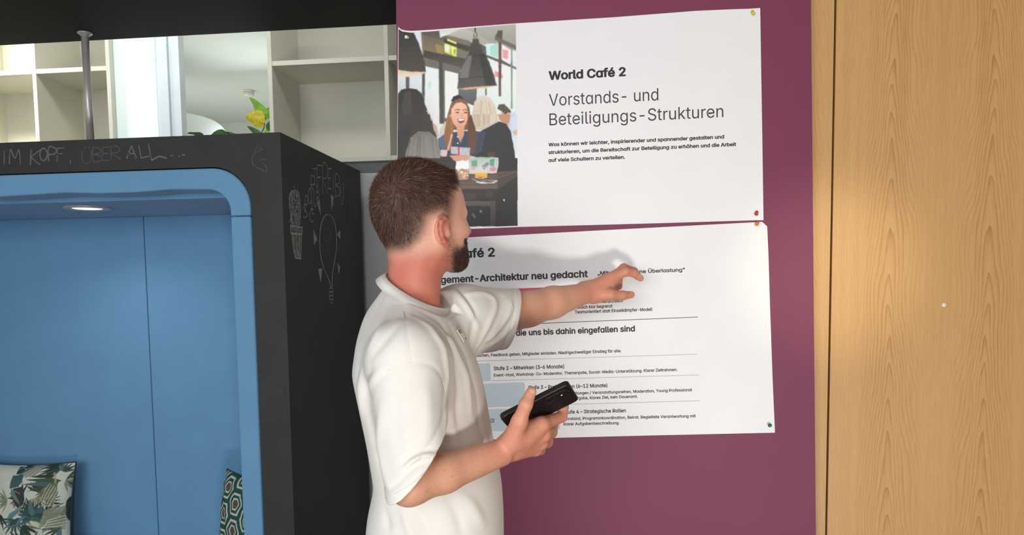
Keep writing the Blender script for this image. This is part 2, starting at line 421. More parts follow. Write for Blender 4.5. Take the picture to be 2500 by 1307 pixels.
# grey fascia and cupboard doors under the right hand unit
MB().box(xr_l + T, -0.42 - T, YS + .04, YS + .06, 0.06, zbt).build('recessed_plinth', mat('grey_fascia', (128, 134, 131), 0.6), shr)
zdoor = P(925, 422, YS)[2]
for x0_, x1_ in ((xr_l + T + .002, xdv), (xdv + .004, -0.42 - T - .002)):
    MB().box(x0_, x1_, YS + .002, YS + .02, 0.08, zdoor).build('cupboard_door', M_GREYD, shr, bevel=0.002)
xl_r = P(268, 200, YS)[0] + 0.004
xl_d = P(84, 200, YS)[0] - T / 2
zshl = (P(0, 179, YS)[2] + P(255, 167, YS)[2]) / 2 - T / 2
shl = shelving('shelving_unit', 'pale grey open shelving unit behind the steel pole', xl_d - 0.42 * 2, xl_r, [xl_d - 0.42, xl_d], [zbt - .02, zshl], True)

# ------------------------------------------------------------------ the room seen between the shelving units
YR = YS + SD
CZ = 2.98
tz = P(607, 222, 5.4)[2]
MB().box(-4.4, 0.4, YR + 0.02, 7.4, CZ, CZ + .05).build('ceiling', M_WALLW, kind='structure')
pw = PZ(640, 297, CZ)
MB().box(-4.4, 0.4, pw[1], pw[1] + .06, 0, CZ).build('wall_far', M_WALLW, kind='structure')
MB().box(-4.4, -4.34, YR + .02, pw[1], 0, CZ).build('wall_left', M_WALLW, kind='structure')
MB().box(0.34, 0.4, YR + .02, pw[1], 0, CZ).build('wall_side', M_WALLW, kind='structure')
# frosted daylit pane and window frame
M_FROST = mat('frosted_daylit_pane', (214, 226, 222), 0.5)
_b = M_FROST.node_tree.nodes['Principled BSDF']; _b.inputs['Emission Color'].default_value = (0.86, 1.0, 0.97, 1); _b.inputs['Emission Strength'].default_value = 0.22
yb1 = YS + 0.03
MB().box(xl_r + .002, P(381, 200, yb1)[0], yb1, yb1 + .03, 0, CZ).build('window_2', M_FROST, kind='structure')
M_FRAME = mat('window_frame_white', (226, 238, 244), 0.35, 0.5)
wx0, wx1 = P(384, 200, yb1 - .02)[0], P(437, 200, yb1 - .02)[0]
wmid = P(411, 200, yb1 - .02)[0]
MB().box(P(380, 200, yb1)[0], wx0 + .002, yb1 + .015, yb1 + .05, 0, CZ).build('trim_3', mat('grey_gasket', (150, 158, 158), .5), kind='structure')
MB().box(wx0, wmid - .002, yb1 - .02, yb1 + .035, 0, CZ).box(wmid - .002, wmid + .002, yb1 - .006, yb1 + .03, 0, CZ).box(wmid + .002, wx1, yb1 - .012, yb1 + .035, 0, CZ).build('window_1', M_FRAME, kind='structure', bevel=.002)
# smoke detector
sd = PZ(607, 221, CZ)
sdt = thing('smoke_detector', 'small white smoke detector on the ceiling of the room behind', 'smoke detector', sd)
M_WP = mat('white_plastic', (236, 228, 214), 0.4)
MB().lathe(sd, (0, 0, -1), [(0, .040), (.010, .040), (.012, .034)], 28).build('base', M_WP, sdt, smooth=True)
MB().lathe(sd + [0, 0, -.012], (0, 0, -1), [(0, .036), (.02, .036), (.030, .028), (.032, .001)], 28).build('sensor_head', M_WP, sdt, smooth=True)
# large white lamp shade
lc = P(420, 300, 4.7)
prof = [(-.001, .02)]
for k in range(0, 25):
    a = math.pi / 2 * k / 24
    prof.append((0.150 * (1 - math.cos(a) ** 0.62), 0.318 * math.sin(a) ** 0.62 + 0.004))
prof += [(0.30, .332), (0.302, .325), (0.16, .30), (0.03, .1)]
zt = P(455, 283, 4.7)[2]
sh = thing('pendant_lamp', 'large white rounded lamp shade in the bright room behind', 'lamp', (lc[0], 4.7, zt))
MB().lathe((lc[0], 4.7, zt), (0, 0, -1), prof, 48).build('lamp_shade', mat('white_shade', (246, 248, 248), 0.45), sh, smooth=True)
MB().tube([(lc[0], 4.7, zt - .002), (lc[0], 4.7, CZ)], 0.004, 8).build('cord', M_WP, sh, smooth=True)

# plant on the ledge between the shelving units
M_LEAF = mat('leaf_green', (140, 190, 66), 0.5, 0.4, noise=0.22, nscale=45)
M_LEAFD = mat('leaf_dark', (62, 110, 58), 0.5, 0.4, noise=0.2, nscale=45)
M_LEAFY = mat('leaf_yellow', (226, 206, 66), 0.5, 0.35, noise=0.25, nscale=70)
M_STEM = mat('stem', (84, 92, 50), 0.6)
YP = 3.95
pb = P(600, 330, YP)
ledge_z = pb[2] - 0.32
MB().box(-2.18, -0.9, YR + .03, YR + .40, ledge_z - .9, ledge_z).build('low_cabinet', M_WHITE, label='low white cabinet carrying the plant in the room behind', cat='cabinet')
plant = thing('potted_plant', 'potted plant with green and yellowing leaves behind the alcove roof', 'plant', (pb[0], YP, ledge_z))
pc = np.array([pb[0], YP, ledge_z])
MB().lathe(pc, (0, 0, 1), [(0, .07), (.15, .095), (.16, .1), (.16, .088), (.13, .08), (.13, .001)], 28).build('pot', mat('terracotta', (176, 104, 74), 0.7, noise=.06), plant, smooth=True)
soil = pc + [0, 0, .13]
def leaf(tip, base, wid, material, droop=0.02, roll=0.0, n=8):
    base = np.asarray(base, float); tip = np.asarray(tip, float); ax = tip - base; L = np.linalg.norm(ax); ax /= L
    side = np.cross(ax, [0, 1.0, 0]); side /= np.linalg.norm(side); nor = np.cross(side, ax)
    side = side * math.cos(roll) + nor * math.sin(roll); nor = np.cross(side, ax)
    v = []; f = []
    for i in range(n + 1):
        t = i / n; w = wid * (math.sin(math.pi * min(1, t ** 0.75)) ** 0.8 + 0.02)
        for k, s_ in enumerate((-1, -.5, 0, .5, 1)):
            v.append(base + ax * L * t + side * w * s_ + nor * (abs(s_) * w * 0.35 - droop * t * t + 0.004 * math.sin(9 * t + s_)))
    for i in range(n):
        for k in range(4): f.append((i * 5 + k, i * 5 + k + 1, (i + 1) * 5 + k + 1, (i + 1) * 5 + k))
    nv = len(v); v += [q + nor * .0008 for q in v]
    f += [tuple(reversed([j + nv for j in q])) for q in f]
    o = obj('leaf', v, f, material, plant, smooth=True)
    return o
def stem(a, b_, r=.003):
    a = np.asarray(a); b_ = np.asarray(b_); mid = (a + b_) / 2 + [0, .01, .03]
    MB().tube([a, (a + mid) / 2 + [0, 0, .006], mid, (mid + b_) / 2 + [0, 0, .004], b_], r, 6).build('stem', M_STEM, plant, smooth=True)
q = lambda x, y, dy=0: P(x, y, YP + dy)
stem(soil, q(645, 312)); stem(q(645, 312), q(648, 290), .0025)
leaf(q(613, 238), q(648, 296, .01), .036, M_LEAF, .01, .5)
leaf(q(601, 284, -.02), q(648, 296, -.01), .044, M_LEAFY, .015, .35)
leaf(q(658, 262), q(648, 292), .022, M_LEAF, .0, -.6)
leaf(q(664, 290, .02), q(650, 320, .02), .024, M_LEAFD, .01, .4)
leaf(q(646, 318), q(662, 345), .026, M_LEAF, .0, .2)
leaf(q(606, 308), q(638, 336), .018, M_LEAFD, .01, .3)
stem(soil, q(520, 345)); stem(soil, q(482, 338, -.05))
leaf(q(463, 320, -.05), q(502, 338, -.05), .018, M_LEAFD, .02, .9)
leaf(q(512, 336), q(552, 322), .022, M_LEAFD, .012, .3)
leaf(q(552, 322, .03), q(580, 340, .03), .016, M_LEAFD, .012, .3)
stem(soil, q(560, 345))

# ------------------------------------------------------------------ fonts and lettering
FD = bpy.utils.system_resource('DATAFILES', path='fonts')
def load_font(n):
    try: return bpy.data.fonts.load(os.path.join(FD, n))
    except Exception: return None
F_SANS, F_HUM = load_font('Inter.woff2'), load_font('NotoSansHebrew-VariableFont_wdth,wght.woff2')
from mathutils.geometry import tessellate_polygon
TEXTG = {}
def glyph_geo(ch, font):
    """outline of one character, every contour filled on its own (overlapping strokes stay solid)"""
    key = (ch, font.name if font else '')
    if key in TEXTG: return TEXTG[key]
    c = bpy.data.curves.new('text', 'FONT'); c.body = ch; c.size = 1.0; c.resolution_u = 3; c.fill_mode = 'NONE'
    if font: c.font = font
    o = bpy.data.objects.new('text', c); COL.objects.link(o); bpy.context.view_layer.update()
    me = o.evaluated_get(bpy.context.evaluated_depsgraph_get()).to_mesh()
    co = [tuple(v.co)[:2] for v in me.vertices] if me else []; nb = {}
    for e_ in (me.edges if me else ()):
        a, b_ = e_.vertices; nb.setdefault(a, []).append(b_); nb.setdefault(b_, []).append(a)
    seen = set(); loops = []
    for v0 in range(len(co)):
        if v0 in seen or v0 not in nb: continue
        lp = [v0]; seen.add(v0); cur = v0
        while True:
            nx = [q_ for q_ in nb[cur] if q_ not in seen]
            if not nx: break
            cur = nx[0] if len(lp) > 1 else max(nx, key=lambda q_: (q_ == v0 + 1)); lp.append(cur); seen.add(cur)
        if len(lp) > 2: loops.append([co[i] for i in lp])
    bpy.data.objects.remove(o); bpy.data.curves.remove(c)
    def ar(l): return sum(l[i][0] * l[(i + 1) % len(l)][1] - l[(i + 1) % len(l)][0] * l[i][1] for i in range(len(l))) / 2
    def inn(p, l):
        r = False
        for (ax, ay), (bx, by) in zip(l, l[1:] + l[:1]):
            if (ay > p[1]) != (by > p[1]) and p[0] < (bx - ax) * (p[1] - ay) / (by - ay) + ax: r = not r
        return r
    vs, fs = [], []
    if loops:
        sg = math.copysign(1, ar(max(loops, key=lambda l: abs(ar(l)))))
        outs = [l for l in loops if ar(l) * sg > 0]; holes = [l for l in loops if ar(l) * sg <= 0]
        for l in outs:
            grp = [l] + [h_ for h_ in holes if inn(h_[0], l)]
            flat = [Vector((x, y, 0)) for g_ in grp for x, y in g_]
            n0 = len(vs); lz_ = len(fs) and (max(p[2] for p in vs) + 1); vs += [(p.x, p.y, float(lz_)) for p in flat]
            for t_ in tessellate_polygon([[Vector((x, y, 0)) for x, y in g_] for g_ in grp]):
                a, b_, c_ = (flat[i] for i in t_)
                t_ = t_ if (b_ - a).cross(c_ - a).z > 0 else (t_[0], t_[2], t_[1])
                fs.append(tuple(i + n0 for i in t_))
    TEXTG[key] = (np.array(vs).reshape(-1, 3), fs); return TEXTG[key]
ADV = {}
def advance(s_, font):
    """pen positions of every character (kerning included) from the width of the typeset text"""
    def wid(t_):
        k = (t_, font.name if font else '')
        if k not in ADV:
            c = bpy.data.curves.new('text', 'FONT'); c.body = t_; c.fill_mode = 'NONE'; c.resolution_u = 1
            if font: c.font = font
            o = bpy.data.objects.new('text', c); COL.objects.link(o); bpy.context.view_layer.update()
            me = o.evaluated_get(bpy.context.evaluated_depsgraph_get()).to_mesh()
            xs = [v.co.x for v in me.vertices] if me else []; ADV[k] = (min(xs), max(xs)) if xs else (0, 0)
            bpy.data.objects.remove(o); bpy.data.curves.remove(c)
        return ADV[k]
    return wid
def text_geo(body, font, off):
    wid = advance(body, font); vs, fs, n0, pen = [], [], 0, 0.0
    bar = wid('II'); bw = wid('I'); stem_adv = bar[1] - bw[1]
    for ch in body:
        adv = wid('I' + ch + 'I')[1] - bw[1] - stem_adv if ch != '"' or True else 0
        v, f = glyph_geo(ch, font)
        if len(v): vs.append(v + [pen, 0, 0]); fs += [tuple(i + n0 for i in q_) for q_ in f]; n0 += len(v)
        pen += adv
    return np.concatenate(vs), fs
def poppins(s): return s.replace('a', '\u0251')
PY = D - 0.0022                     # print surface of the posters
def write(name, parent, body, p0, p1, cap, font=None, off=0.030, visible=None, material=None):
    """text whose baseline runs from pixel p0 to p1 (of its visible tail); cap = capital height in px"""
    font = font or F_SANS
    body_ = poppins(body) if font is F_SANS else body
    v, f = text_geo(body_, font, 0.0)
    if off > 0:                      # a bolder cut: the outline laid over itself
        n0 = len(v); vs, fs_ = [v], list(f)
        for k in range(8):
            vs.append(v + [off * math.cos(k * math.pi / 4), off * .8 * math.sin(k * math.pi / 4), 0]); fs_ += [tuple(i + n0 * (k + 1) for i in q_) for q_ in f]
        lay = np.repeat(np.arange(9), n0) * 1.0; v = np.concatenate(vs); f = fs_
    else: lay = np.zeros(len(v))
    lay = lay + v[:, 2] * .25
    x0, x1 = v[:, 0].min(), v[:, 0].max()
    hv, _ = text_geo('H', font, 0.0); ch = hv[:, 1].max()
    a, b_ = P(*p0, PY), P(*p1, PY)
    ax = b_ - a; Lm = np.linalg.norm(ax); ax /= Lm; up = np.array([-ax[2], 0, ax[0]])
    xs = x0
    if visible:
        vv, _ = text_geo(poppins(visible) if font is F_SANS else visible, font, 0.0); xs = x1 - (vv[:, 0].max() - vv[:, 0].min()) - off * 2
    sx = Lm / (x1 - xs)
    c0 = P((p0[0] + p1[0]) / 2, (p0[1] + p1[1]) / 2, PY); c1 = P((p0[0] + p1[0]) / 2, (p0[1] + p1[1]) / 2 - cap, PY)
    sy = np.linalg.norm(c1 - c0) / ch
    w = a + np.outer((v[:, 0] - xs) * sx, ax) + np.outer(v[:, 1] * sy, up) + np.outer(lay, [0, -.000015, 0])
    return obj(name, w, f, material or M_INK, parent)

def sheet(name, px_outline, label):
    t = thing(name, label, 'poster', P(*np.mean(px_outline, 0), D))
    pts = [P(x, y, D - .0018) for x, y in px_outline]
    MB().prism(pts[::-1], (0, .0014, 0)).build('paper', M_PAPER, t)
    return t
po1 = sheet('poster', [(972, 66), (980, 72), (990, 74.5), (1004, 75.5), (1050, 73), (1260, 57), (1500, 42), (1700, 26.5), (1790, 22.5), (1826, 21.5), (1856, 19.5), (1858, 150), (1861, 330), (1864, 538), (1845, 538), (1600, 545.5), (1265, 554.5), (1140, 559.5), (968, 567), (970, 300)],
            'upper white poster with cafe photo at left and a large grey title')
po2 = sheet('poster', [(985, 589), (1140, 580), (1500, 561), (1700, 550.5), (1861, 542), (1873, 553), (1876, 620), (1880, 750), (1886, 920), (1892, 1057), (1600, 1063.5), (1340, 1070), (985, 1079)],
            'lower white poster with text rows and pale blue bars that the man points at')
write('heading', po1, 'World Café 2', (1339.5, 195), (1528, 185), 20.3, off=0.034)
M_INK2 = mat('print_grey', (64, 63, 63), 0.5, 0.3)
write('title', po1, 'Vorstands- und', (1340.5, 259), (1607.4, 245), 29.5, font=F_HUM, off=0.0, material=M_INK2)
write('title', po1, 'Beteiligungs-Strukturen', (1341.6, 306.5), (1766, 286), 29.5, font=F_HUM, off=0.0, material=M_INK2)
for s, a, b_ in (('Was können wir leichter, inspirierender und spannender gestalten und', (1339, 357.6), (1768, 338)),
                 ('strukturieren, um die Bereitschaft zur Beteiligung zu erhöhen und die Arbeit', (1339, 376.4), (1797.5, 356.4)),
                 ('auf viele Schultern zu verteilen.', (1339, 395.6), (1526, 387.6))):
    write('body_text', po1, s, a, b_, 8.3, off=0.030)
write('heading', po2, 'World Café 2', (1020, 635), (1208.5, 626), 20.3, off=0.030)
write('subheading', po2, 'Engagement-Architektur neu gedacht', (1090, 691), (1435.5, 676.5), 16, off=0.030, visible='ement-Architektur neu gedacht')
write('quote', po2, '„Mitwirkung ohne Überlastung"', (1459, 671.5), (1672, 663), 8.6, off=0.022)
for s, a, b_ in (('Modular statt hierarchisch', (1403.6, 742.5), (1520.8, 738)), ('Zeitlich klar begrenzt', (1403.6, 754.4), (1495.6, 751)),
                 ('Teamorientiert statt Einzelkämpfer-Modell', (1403.6, 766), (1593, 759))):
    write('body_text', po2, s, a, b_, 7.4, off=0.022)
write('subheading', po2, 'Ideen, die uns bis dahin eingefallen sind', (1259.6, 820), (1550.4, 809.2), 13.4, off=0.030, visible='die uns bis dahin eingefallen sind')
write('body_text', po2, 'Events besuchen, Feedback geben, Mitglieder einladen. Niedrigschwelliger Einstieg für alle.', (1152, 872.2), (1517, 860.3), 7.0, off=0.022,
      visible='besuchen, Feedback geben, Mitglieder einladen. Niedrigschwelliger Einstieg für alle.')
write('row_title', po2, 'Stufe 2 – Mitwirken (3–6 Monate)', (1205.5, 904.5), (1377.5, 899.2), 8.6, off=0.022)
write('body_text', po2, 'Event-Host, Workshop-Co-Moderator, Themenpate, Social-Media-Unterstützung. Klarer Zeitrahmen.', (1205.7, 920), (1653.8, 906.2), 6.8, off=0.022)
write('row_title', po2, 'Stufe 3 – Projektrollen (6–12 Monate)', (1290, 951), (1483, 945.5), 8.6, off=0.022)
write('body_text', po2, 'Einzelveranstaltungen / Veranstaltungsreihen, Moderation, Young Professional', (1410.5, 963.6), (1689.5, 955.5), 6.8, off=0.022,
      visible='ungen / Veranstaltungsreihen, Moderation, Young Professional')
write('body_text', po2, 'Lead. Klare Aufgabe, klares Ziel, kein Daueramt.', (1412.5, 975.8), (1557, 971.6), 6.8, off=0.022, visible='gabe, klares Ziel, kein Daueramt.')
write('row_title', po2, 'Stufe 4 – Strategische Rollen', (1376, 1011), (1528, 1007), 8.6, off=0.022)
write('body_text', po2, 'Vorstand, Programmkoordination, Beirat. Begleitete Verantwortung mit', (1376, 1026.4), (1698.5, 1019.4), 6.8, off=0.022)
write('body_text', po2, 'klarer Aufgabenbeschreibung.', (1376, 1039.4), (1512.5, 1036.2), 6.8, off=0.022)
def ppoly(name, parent, pxs, material, y=PY):
    pts = [P(x, yy, y) for x, yy in pxs]
    return obj(name, pts, [tuple(range(len(pts)))[::-1]], material, parent)
def rule(parent, a, b_, w, material): return ppoly('rule_line', parent, [(a[0], a[1] - w), (b_[0], b_[1] - w), (b_[0], b_[1] + w), (a[0], a[1] + w)], material)
M_RULE = mat('rule_grey', (92, 92, 94), 0.5); M_RULE2 = mat('rule_light', (186, 188, 190), 0.5)
rule(po2, (1060, 800.5), (1703.7, 774.6), 0.8, M_RULE)
rule(po2, (1060, 885.5), (1702, 865.3), 0.7, M_RULE2); rule(po2, (1200, 930.3), (1706.5, 916), 0.7, M_RULE2); rule(po2, (1290, 990.6), (1708.5, 979), 0.7, M_RULE2)
M_PINK = mat('print_pink', (206, 66, 104), 0.5); M_PALE = mat('print_pale_blue', (190, 208, 219), 0.5)
ppoly('pink_bar', po2, [(1060, 712), (1347, 701.5), (1352, 703), (1354, 707), (1356, 752), (1060, 764)], M_PINK)
for tl, tr, br, bl in (((1080, 892.5), (1196.5, 887.5), (1198, 931), (1080, 935.5)), ((1080, 942), (1281, 934), (1282.5, 992), (1080, 999)), ((1080, 1003), (1365.5, 995.5), (1367.5, 1049), (1080, 1057))):
    ppoly('pale_bar', po2, [tl, (tr[0] - 3, tr[1]), (tr[0], tr[1] + 3), (br[0], br[1] - 3), (br[0] - 3, br[1]), bl], M_PALE)
# little crown printed on the last bar
cr = [(1195.2, 1032), (1194.6, 1024), (1197.6, 1027.5), (1200.2, 1022), (1203, 1027), (1206, 1023), (1205.6, 1031.6), (1195.2, 1032)]
mb = MB()
for a, b_ in list(zip(cr[:-1], cr[1:])) + [((1195.4, 1030), (1205.4, 1029.6))]:
    a = np.array(a); b_ = np.array(b_); n_ = np.array([-(b_ - a)[1], (b_ - a)[0]]); n_ = n_ / np.linalg.norm(n_) * 0.55
    mb.add([P(*q_, PY - .0003) for q_ in (a - n_, b_ - n_, b_ + n_, a + n_)], [(0, 1, 2, 3)])
mb.build('crown_icon', M_INK2, po2)

# ------------------------------------------------------------------ push pins
def pin(px, py, col, label, axis, mname):
    b_ = P(px, py, D - .002); t = thing('push_pin', label, 'push pin', b_)
    m_ = mat(mname, col, 0.3, 0.5, sss=0.0, coat=.2)
    ax = np.array(axis, float); ax /= np.linalg.norm(ax)
    MB().lathe(b_, ax, [(0.001, .0042), (.0025, .0044), (.0035, .0026), (.0085, .0023), (.0095, .0045), (.0112, .0048), (.0124, .0035), (.0126, .0005)], 20).build('grip', m_, t, smooth=True)
    MB().tube([b_ - ax * .001, b_ + ax * .002], .0006, 8).build('needle', M_STEEL, t)
pin(1837, 28, (214, 208, 60), 'yellow push pin in top right corner of the upper poster', (.05, -.75, -.66), 'yellow_plastic')
pin(1848, 517, (205, 52, 40), 'red push pin in bottom right corner of the upper poster', (-.3, -.7, -.65), 'red_plastic')
pin(1850, 544, (232, 122, 54), 'orange push pin in top right corner of the lower poster', (-.4, -.8, -.4), 'orange_plastic')
pin(1879, 1040, (24, 92, 72), 'dark green push pin in bottom right corner of the lower poster', (-.15, -1, .3), 'green_plastic')
pin(996, 92, (236, 230, 208), 'cream push pin on the cafe photo of the upper poster', (-.25, -.95, -.1), 'cream_plastic')

# ------------------------------------------------------------------ chalk on the alcove
def chalkmat(name, col, k):
    m_ = mat(name, col, 0.9, 0.1, noise=k, nscale=160); return m_
M_CHALK = chalkmat('chalk', (150, 150, 147), 0.4); M_FAINT = chalkmat('chalk_faint', (84, 84, 82), 0.25); M_CHFILL = chalkmat('chalk_smear', (110, 110, 107), 0.55)
M_CHFILL.node_tree.nodes['Noise Texture'].inputs['Scale'].default_value = 70
M_GHOST = chalkmat('chalk_ghost', (64, 64, 63), 0.1)
GL = {'A': [[(0, 1), (.5, 0), (1, 1)], [(.2, .62), (.8, .62)]], 'B': [[(0, 1), (0, 0), (.8, .08), (.85, .35), (.1, .48), (.95, .6), (.95, .9), (0, 1)]],
      'C': [[(1, .1), (.5, 0), (.05, .3), (.05, .75), (.5, 1), (1, .9)]], 'D': [[(0, 1), (0, 0), (.7, .1), (1, .5), (.7, .92), (0, 1)]],
      'E': [[(.95, 0), (0, 0), (0, 1), (1, 1)], [(0, .48), (.8, .46)]], 'F': [[(0, 1), (.05, 0), (1, 0)], [(0, .45), (.8, .42)]],
      'G': [[(.95, .1), (.5, 0), (.05, .3), (.05, .75), (.5, 1), (.95, .85), (.95, .55), (.55, .55)]], 'I': [[(.5, 0), (.5, 1)]],
      'K': [[(.05, 0), (0, 1)], [(1, 0), (.05, .5), (1, 1)]], 'L': [[(0, 0), (0, 1), (1, .95)]], 'M': [[(0, 1), (.1, 0), (.5, .6), (.85, 0), (1, 1)]],
      'O': [[(.5 + .5 * math.cos(a / 12 * 6.2832), .5 + .5 * math.sin(a / 12 * 6.2832)) for a in range(13)]],
      'P': [[(0, 1), (0, 0), (.8, .06), (.95, .3), (.7, .5), (0, .52)]], 'R': [[(0, 1), (0, 0), (.8, .06), (.9, .3), (.6, .48), (0, .52), (1, 1)]],
      'S': [[(.95, .08), (.4, 0), (.05, .2), (.2, .42), (.8, .58), (.95, .82), (.5, 1), (.0, .92)]], 'T': [[(0, .05), (1, 0)], [(.5, 0), (.45, 1)]],
      'U': [[(0, 0), (.05, .75), (.45, 1), (.9, .8), (1, 0)]]}
def glyph(ch, x0, y0, x1, y1, lean=0.0):
    return [[(x0 + (x1 - x0) * a + lean * (1 - b_), y0 + (y1 - y0) * b_) for a, b_ in st] for st in GL[ch]]
def chalk(name, strokes, material, plane, scale, org, w=.005, fills=(), fillmat=None):
    conv = lambda p: np.array([p[0] / scale + org[0], p[1] / scale + org[1]])
    if plane == 'front': to = lambda p: P(p[0], p[1], BF - .0006); nrm = np.array([0, -1.0, 0])
    else: to = lambda p: PX(p[0], p[1], bx1 + .0006); nrm = np.array([1.0, 0, 0])
    mb = MB()
    for st in strokes:
        if len(st) > 4 and not st[0] == st[-1] or len(st) > 7:
            q_ = np.array(st, float); out = []
            for i in range(len(q_) - 1):
                p0, p1, p2, p3 = q_[max(i - 1, 0)], q_[i], q_[i + 1], q_[min(i + 2, len(q_) - 1)]
                for t in (0, .25, .5, .75): out.append(.5 * (2 * p1 + (p2 - p0) * t + (2 * p0 - 5 * p1 + 4 * p2 - p3) * t * t + (3 * p1 - p0 - 3 * p2 + p3) * t ** 3))
            st = out + [q_[-1]]
        pts = [to(conv(p)) for p in st]
        for i, (a, b_) in enumerate(zip(pts[:-1], pts[1:])):
            d = b_ - a; L = np.linalg.norm(d)
            if L < 1e-6: continue
            d /= L; s_ = np.cross(d, nrm) * w / 2 * rng.uniform(.7, 1.2)
            a = a - d * w * .3; b_ = b_ + d * w * .3
            off = nrm * 0.00004 * (i % 5)
            mb.add([a - s_ + off, b_ - s_ + off, b_ + s_ + off, a + s_ + off], [(0, 1, 2, 3)])
    o = mb.build(name, material, alc)
    for fl in fills:
        pts = [to(conv(p)) - nrm * .0003 for p in fl]
        obj(name + '_smear', pts, [tuple(range(len(pts)))], fillmat or M_CHFILL, alc)
    return o
Z4 = (2.972, (640, 340))
cact = [(215, 628), (207, 560), (197, 480), (195, 420), (205, 390), (225, 375), (250, 375), (268, 395), (275, 440), (280, 520), (276, 590), (268, 628)]
scr = [[(x + random.uniform(-4, 4), y), (x + random.uniform(-14, 14), y + random.uniform(20, 45))] for y in range(385, 600, 9) for x in (212, 228, 244, 260)]
chalk('chalk_cactus', [cact, [(210, 370), (222, 384)], [(232, 345), (236, 374)], [(258, 358), (250, 378)]] + scr, M_CHALK, 'side', *Z4, w=.0035, fills=[cact])
rim = [(202, 628), (292, 640), (290, 690), (206, 682)]; pot_ = [(214, 690), (288, 692), (281, 868), (240, 862), (228, 820)]
chalk('chalk_pot', [rim + rim[:1], pot_ + pot_[:1], [(225, 700), (240, 850)], [(250, 700), (255, 850)], [(270, 700), (268, 850)]], M_CHALK, 'side', *Z4, w=.0045, fills=[rim, pot_])
bulb = [(497, 1078), (486, 1030), (465, 975), (440, 920), (424, 850), (416, 760), (418, 680), (428, 610), (446, 565), (472, 546), (498, 555), (518, 590), (532, 650), (538, 720), (536, 800), (526, 870), (514, 940), (506, 1010), (507, 1072)]
sock = [[(500 + 14 * math.cos(a / 8 * 6.2832), cy + 15 * math.sin(a / 8 * 6.2832)) for a in range(9)] for cy in (1095, 1123, 1150)] + [[(494, 1165), (498, 1185), (508, 1190), (516, 1165)]]
chalk('chalk_bulb', [bulb, [(x + 3, y + 2) for x, y in bulb]] + sock, M_CHALK, 'side', *Z4, w=.004)
tris = [[(400, 465), (415, 435), (425, 550)], [(500, 405), (520, 425), (503, 520)], [(372, 655), (398, 725), (378, 765)], [(545, 690), (566, 663), (567, 725)], [(547, 900), (565, 930), (555, 980)], [(407, 945), (435, 940), (425, 1040)]]
for t_ in tris: chalk('chalk_ray', [t_ + t_[:1]], M_CHALK, 'side', *Z4, w=.003, fills=[t_], fillmat=M_CHALK)
def word(items, m_, plane, Z_, w):
    st = []
    for ch, *bx in items: st += glyph(ch, *bx)
    return st
for items, m_, w_ in (((('S', 300, 470, 328, 570), ('P', 312, 415, 332, 530), ('O', 335, 360, 358, 470), ('R', 355, 270, 384, 395), ('T', 366, 210, 398, 335)), M_CHALK, .0038),
                      ((('F', 396, 190, 432, 390), ('R', 440, 180, 478, 395), ('E', 480, 215, 502, 360), ('I', 510, 245, 522, 375), ('B', 532, 258, 562, 420), ('U', 568, 320, 590, 475)), M_CHALK, .0038),
                      ((('C', 345, 505, 372, 600), ('L', 362, 440, 380, 545), ('U', 376, 400, 396, 490), ('B', 396, 340, 412, 430)), M_CHALK, .0035),
                      ((('R', 598, 375, 630, 510), ('G', 618, 460, 648, 620)), M_FAINT, .0035),
                      ([(ch, 444 + i * 15, 645 + i * 2, 456 + i * 15, 745) for i, ch in enumerate('GOOD')], mat('chalk_mid', (104, 104, 102), .9, .1, noise=.3, nscale=160), .003),
                      ([(ch, 450 + i * 14, 768 + i * 2, 462 + i * 14, 843) for i, ch in enumerate('IDEA')], mat('chalk_mid', (104, 104, 102)), .003)):
    chalk('chalk_lettering', word(items, m_, 'side', Z4, w_), m_, 'side', *Z4, w=w_)
Z1 = (2.904, (0, 0))
M_DULL = chalkmat('chalk_dull', (106, 106, 104), .3)
chalk('chalk_lettering', word((('I', 24, 1070, 36, 1162), ('M', 66, 1062, 146, 1162)), 0, 0, 0, 0), M_DULL, 'front', *Z1, w=.0045)
chalk('chalk_lettering', word((('K', 216, 1062, 285, 1170), ('O', 283, 1052, 335, 1140), ('P', 345, 1045, 402, 1142), ('F', 405, 1050, 455, 1145)), 0, 0, 0, 0), M_DULL, 'front', *Z1, w=.0045)
chalk('chalk_lettering', glyph('A', 898, 1035, 968, 1122) + [[(985, 1032), (1000, 1120), (1058, 1108)], [(1052, 1022), (1075, 1137), (1130, 1108), (1182, 1122)]], M_DULL, 'front', *Z1, w=.0045)
for st_ in ([(1212, 1104), (1222, 1104)], [(1268, 1105), (1272, 1112)], [(1290, 1098), (1310, 1100)]): chalk('chalk_dot', [st_], M_DULL, 'front', *Z1, w=.0045)
chalk('chalk_lettering', word((('U', 582, 1068, 650, 1160), ('B', 662, 1050, 722, 1148), ('E', 728, 1045, 776, 1138), ('R', 790, 1040, 855, 1128)), 0, 0, 0, 0), M_FAINT, 'front', *Z1, w=.0045)
for st_ in ([(600, 1045), (606, 1050)], [(630, 1042), (636, 1048)]): chalk('chalk_dot', [st_], M_FAINT, 'front', *Z1, w=.0045)
chalk('chalk_comma', [[(500, 1138), (498, 1162)]], M_DULL, 'front', *Z1, w=.0045)
chalk('chalk_squiggle', [[(1868, 1060), (1825, 1075), (1792, 1110), (1790, 1150), (1805, 1180), (1850, 1200), (1880, 1218), (1893, 1205), (1885, 1180), (1858, 1152)], [(1850, 1133), (1884, 1130)], [(1805, 1080), (1830, 1030)], [(1838, 1045), (1862, 1060)]], M_FAINT, 'front', *Z1, w=.004)
Z5 = (2.306, (640, 740))
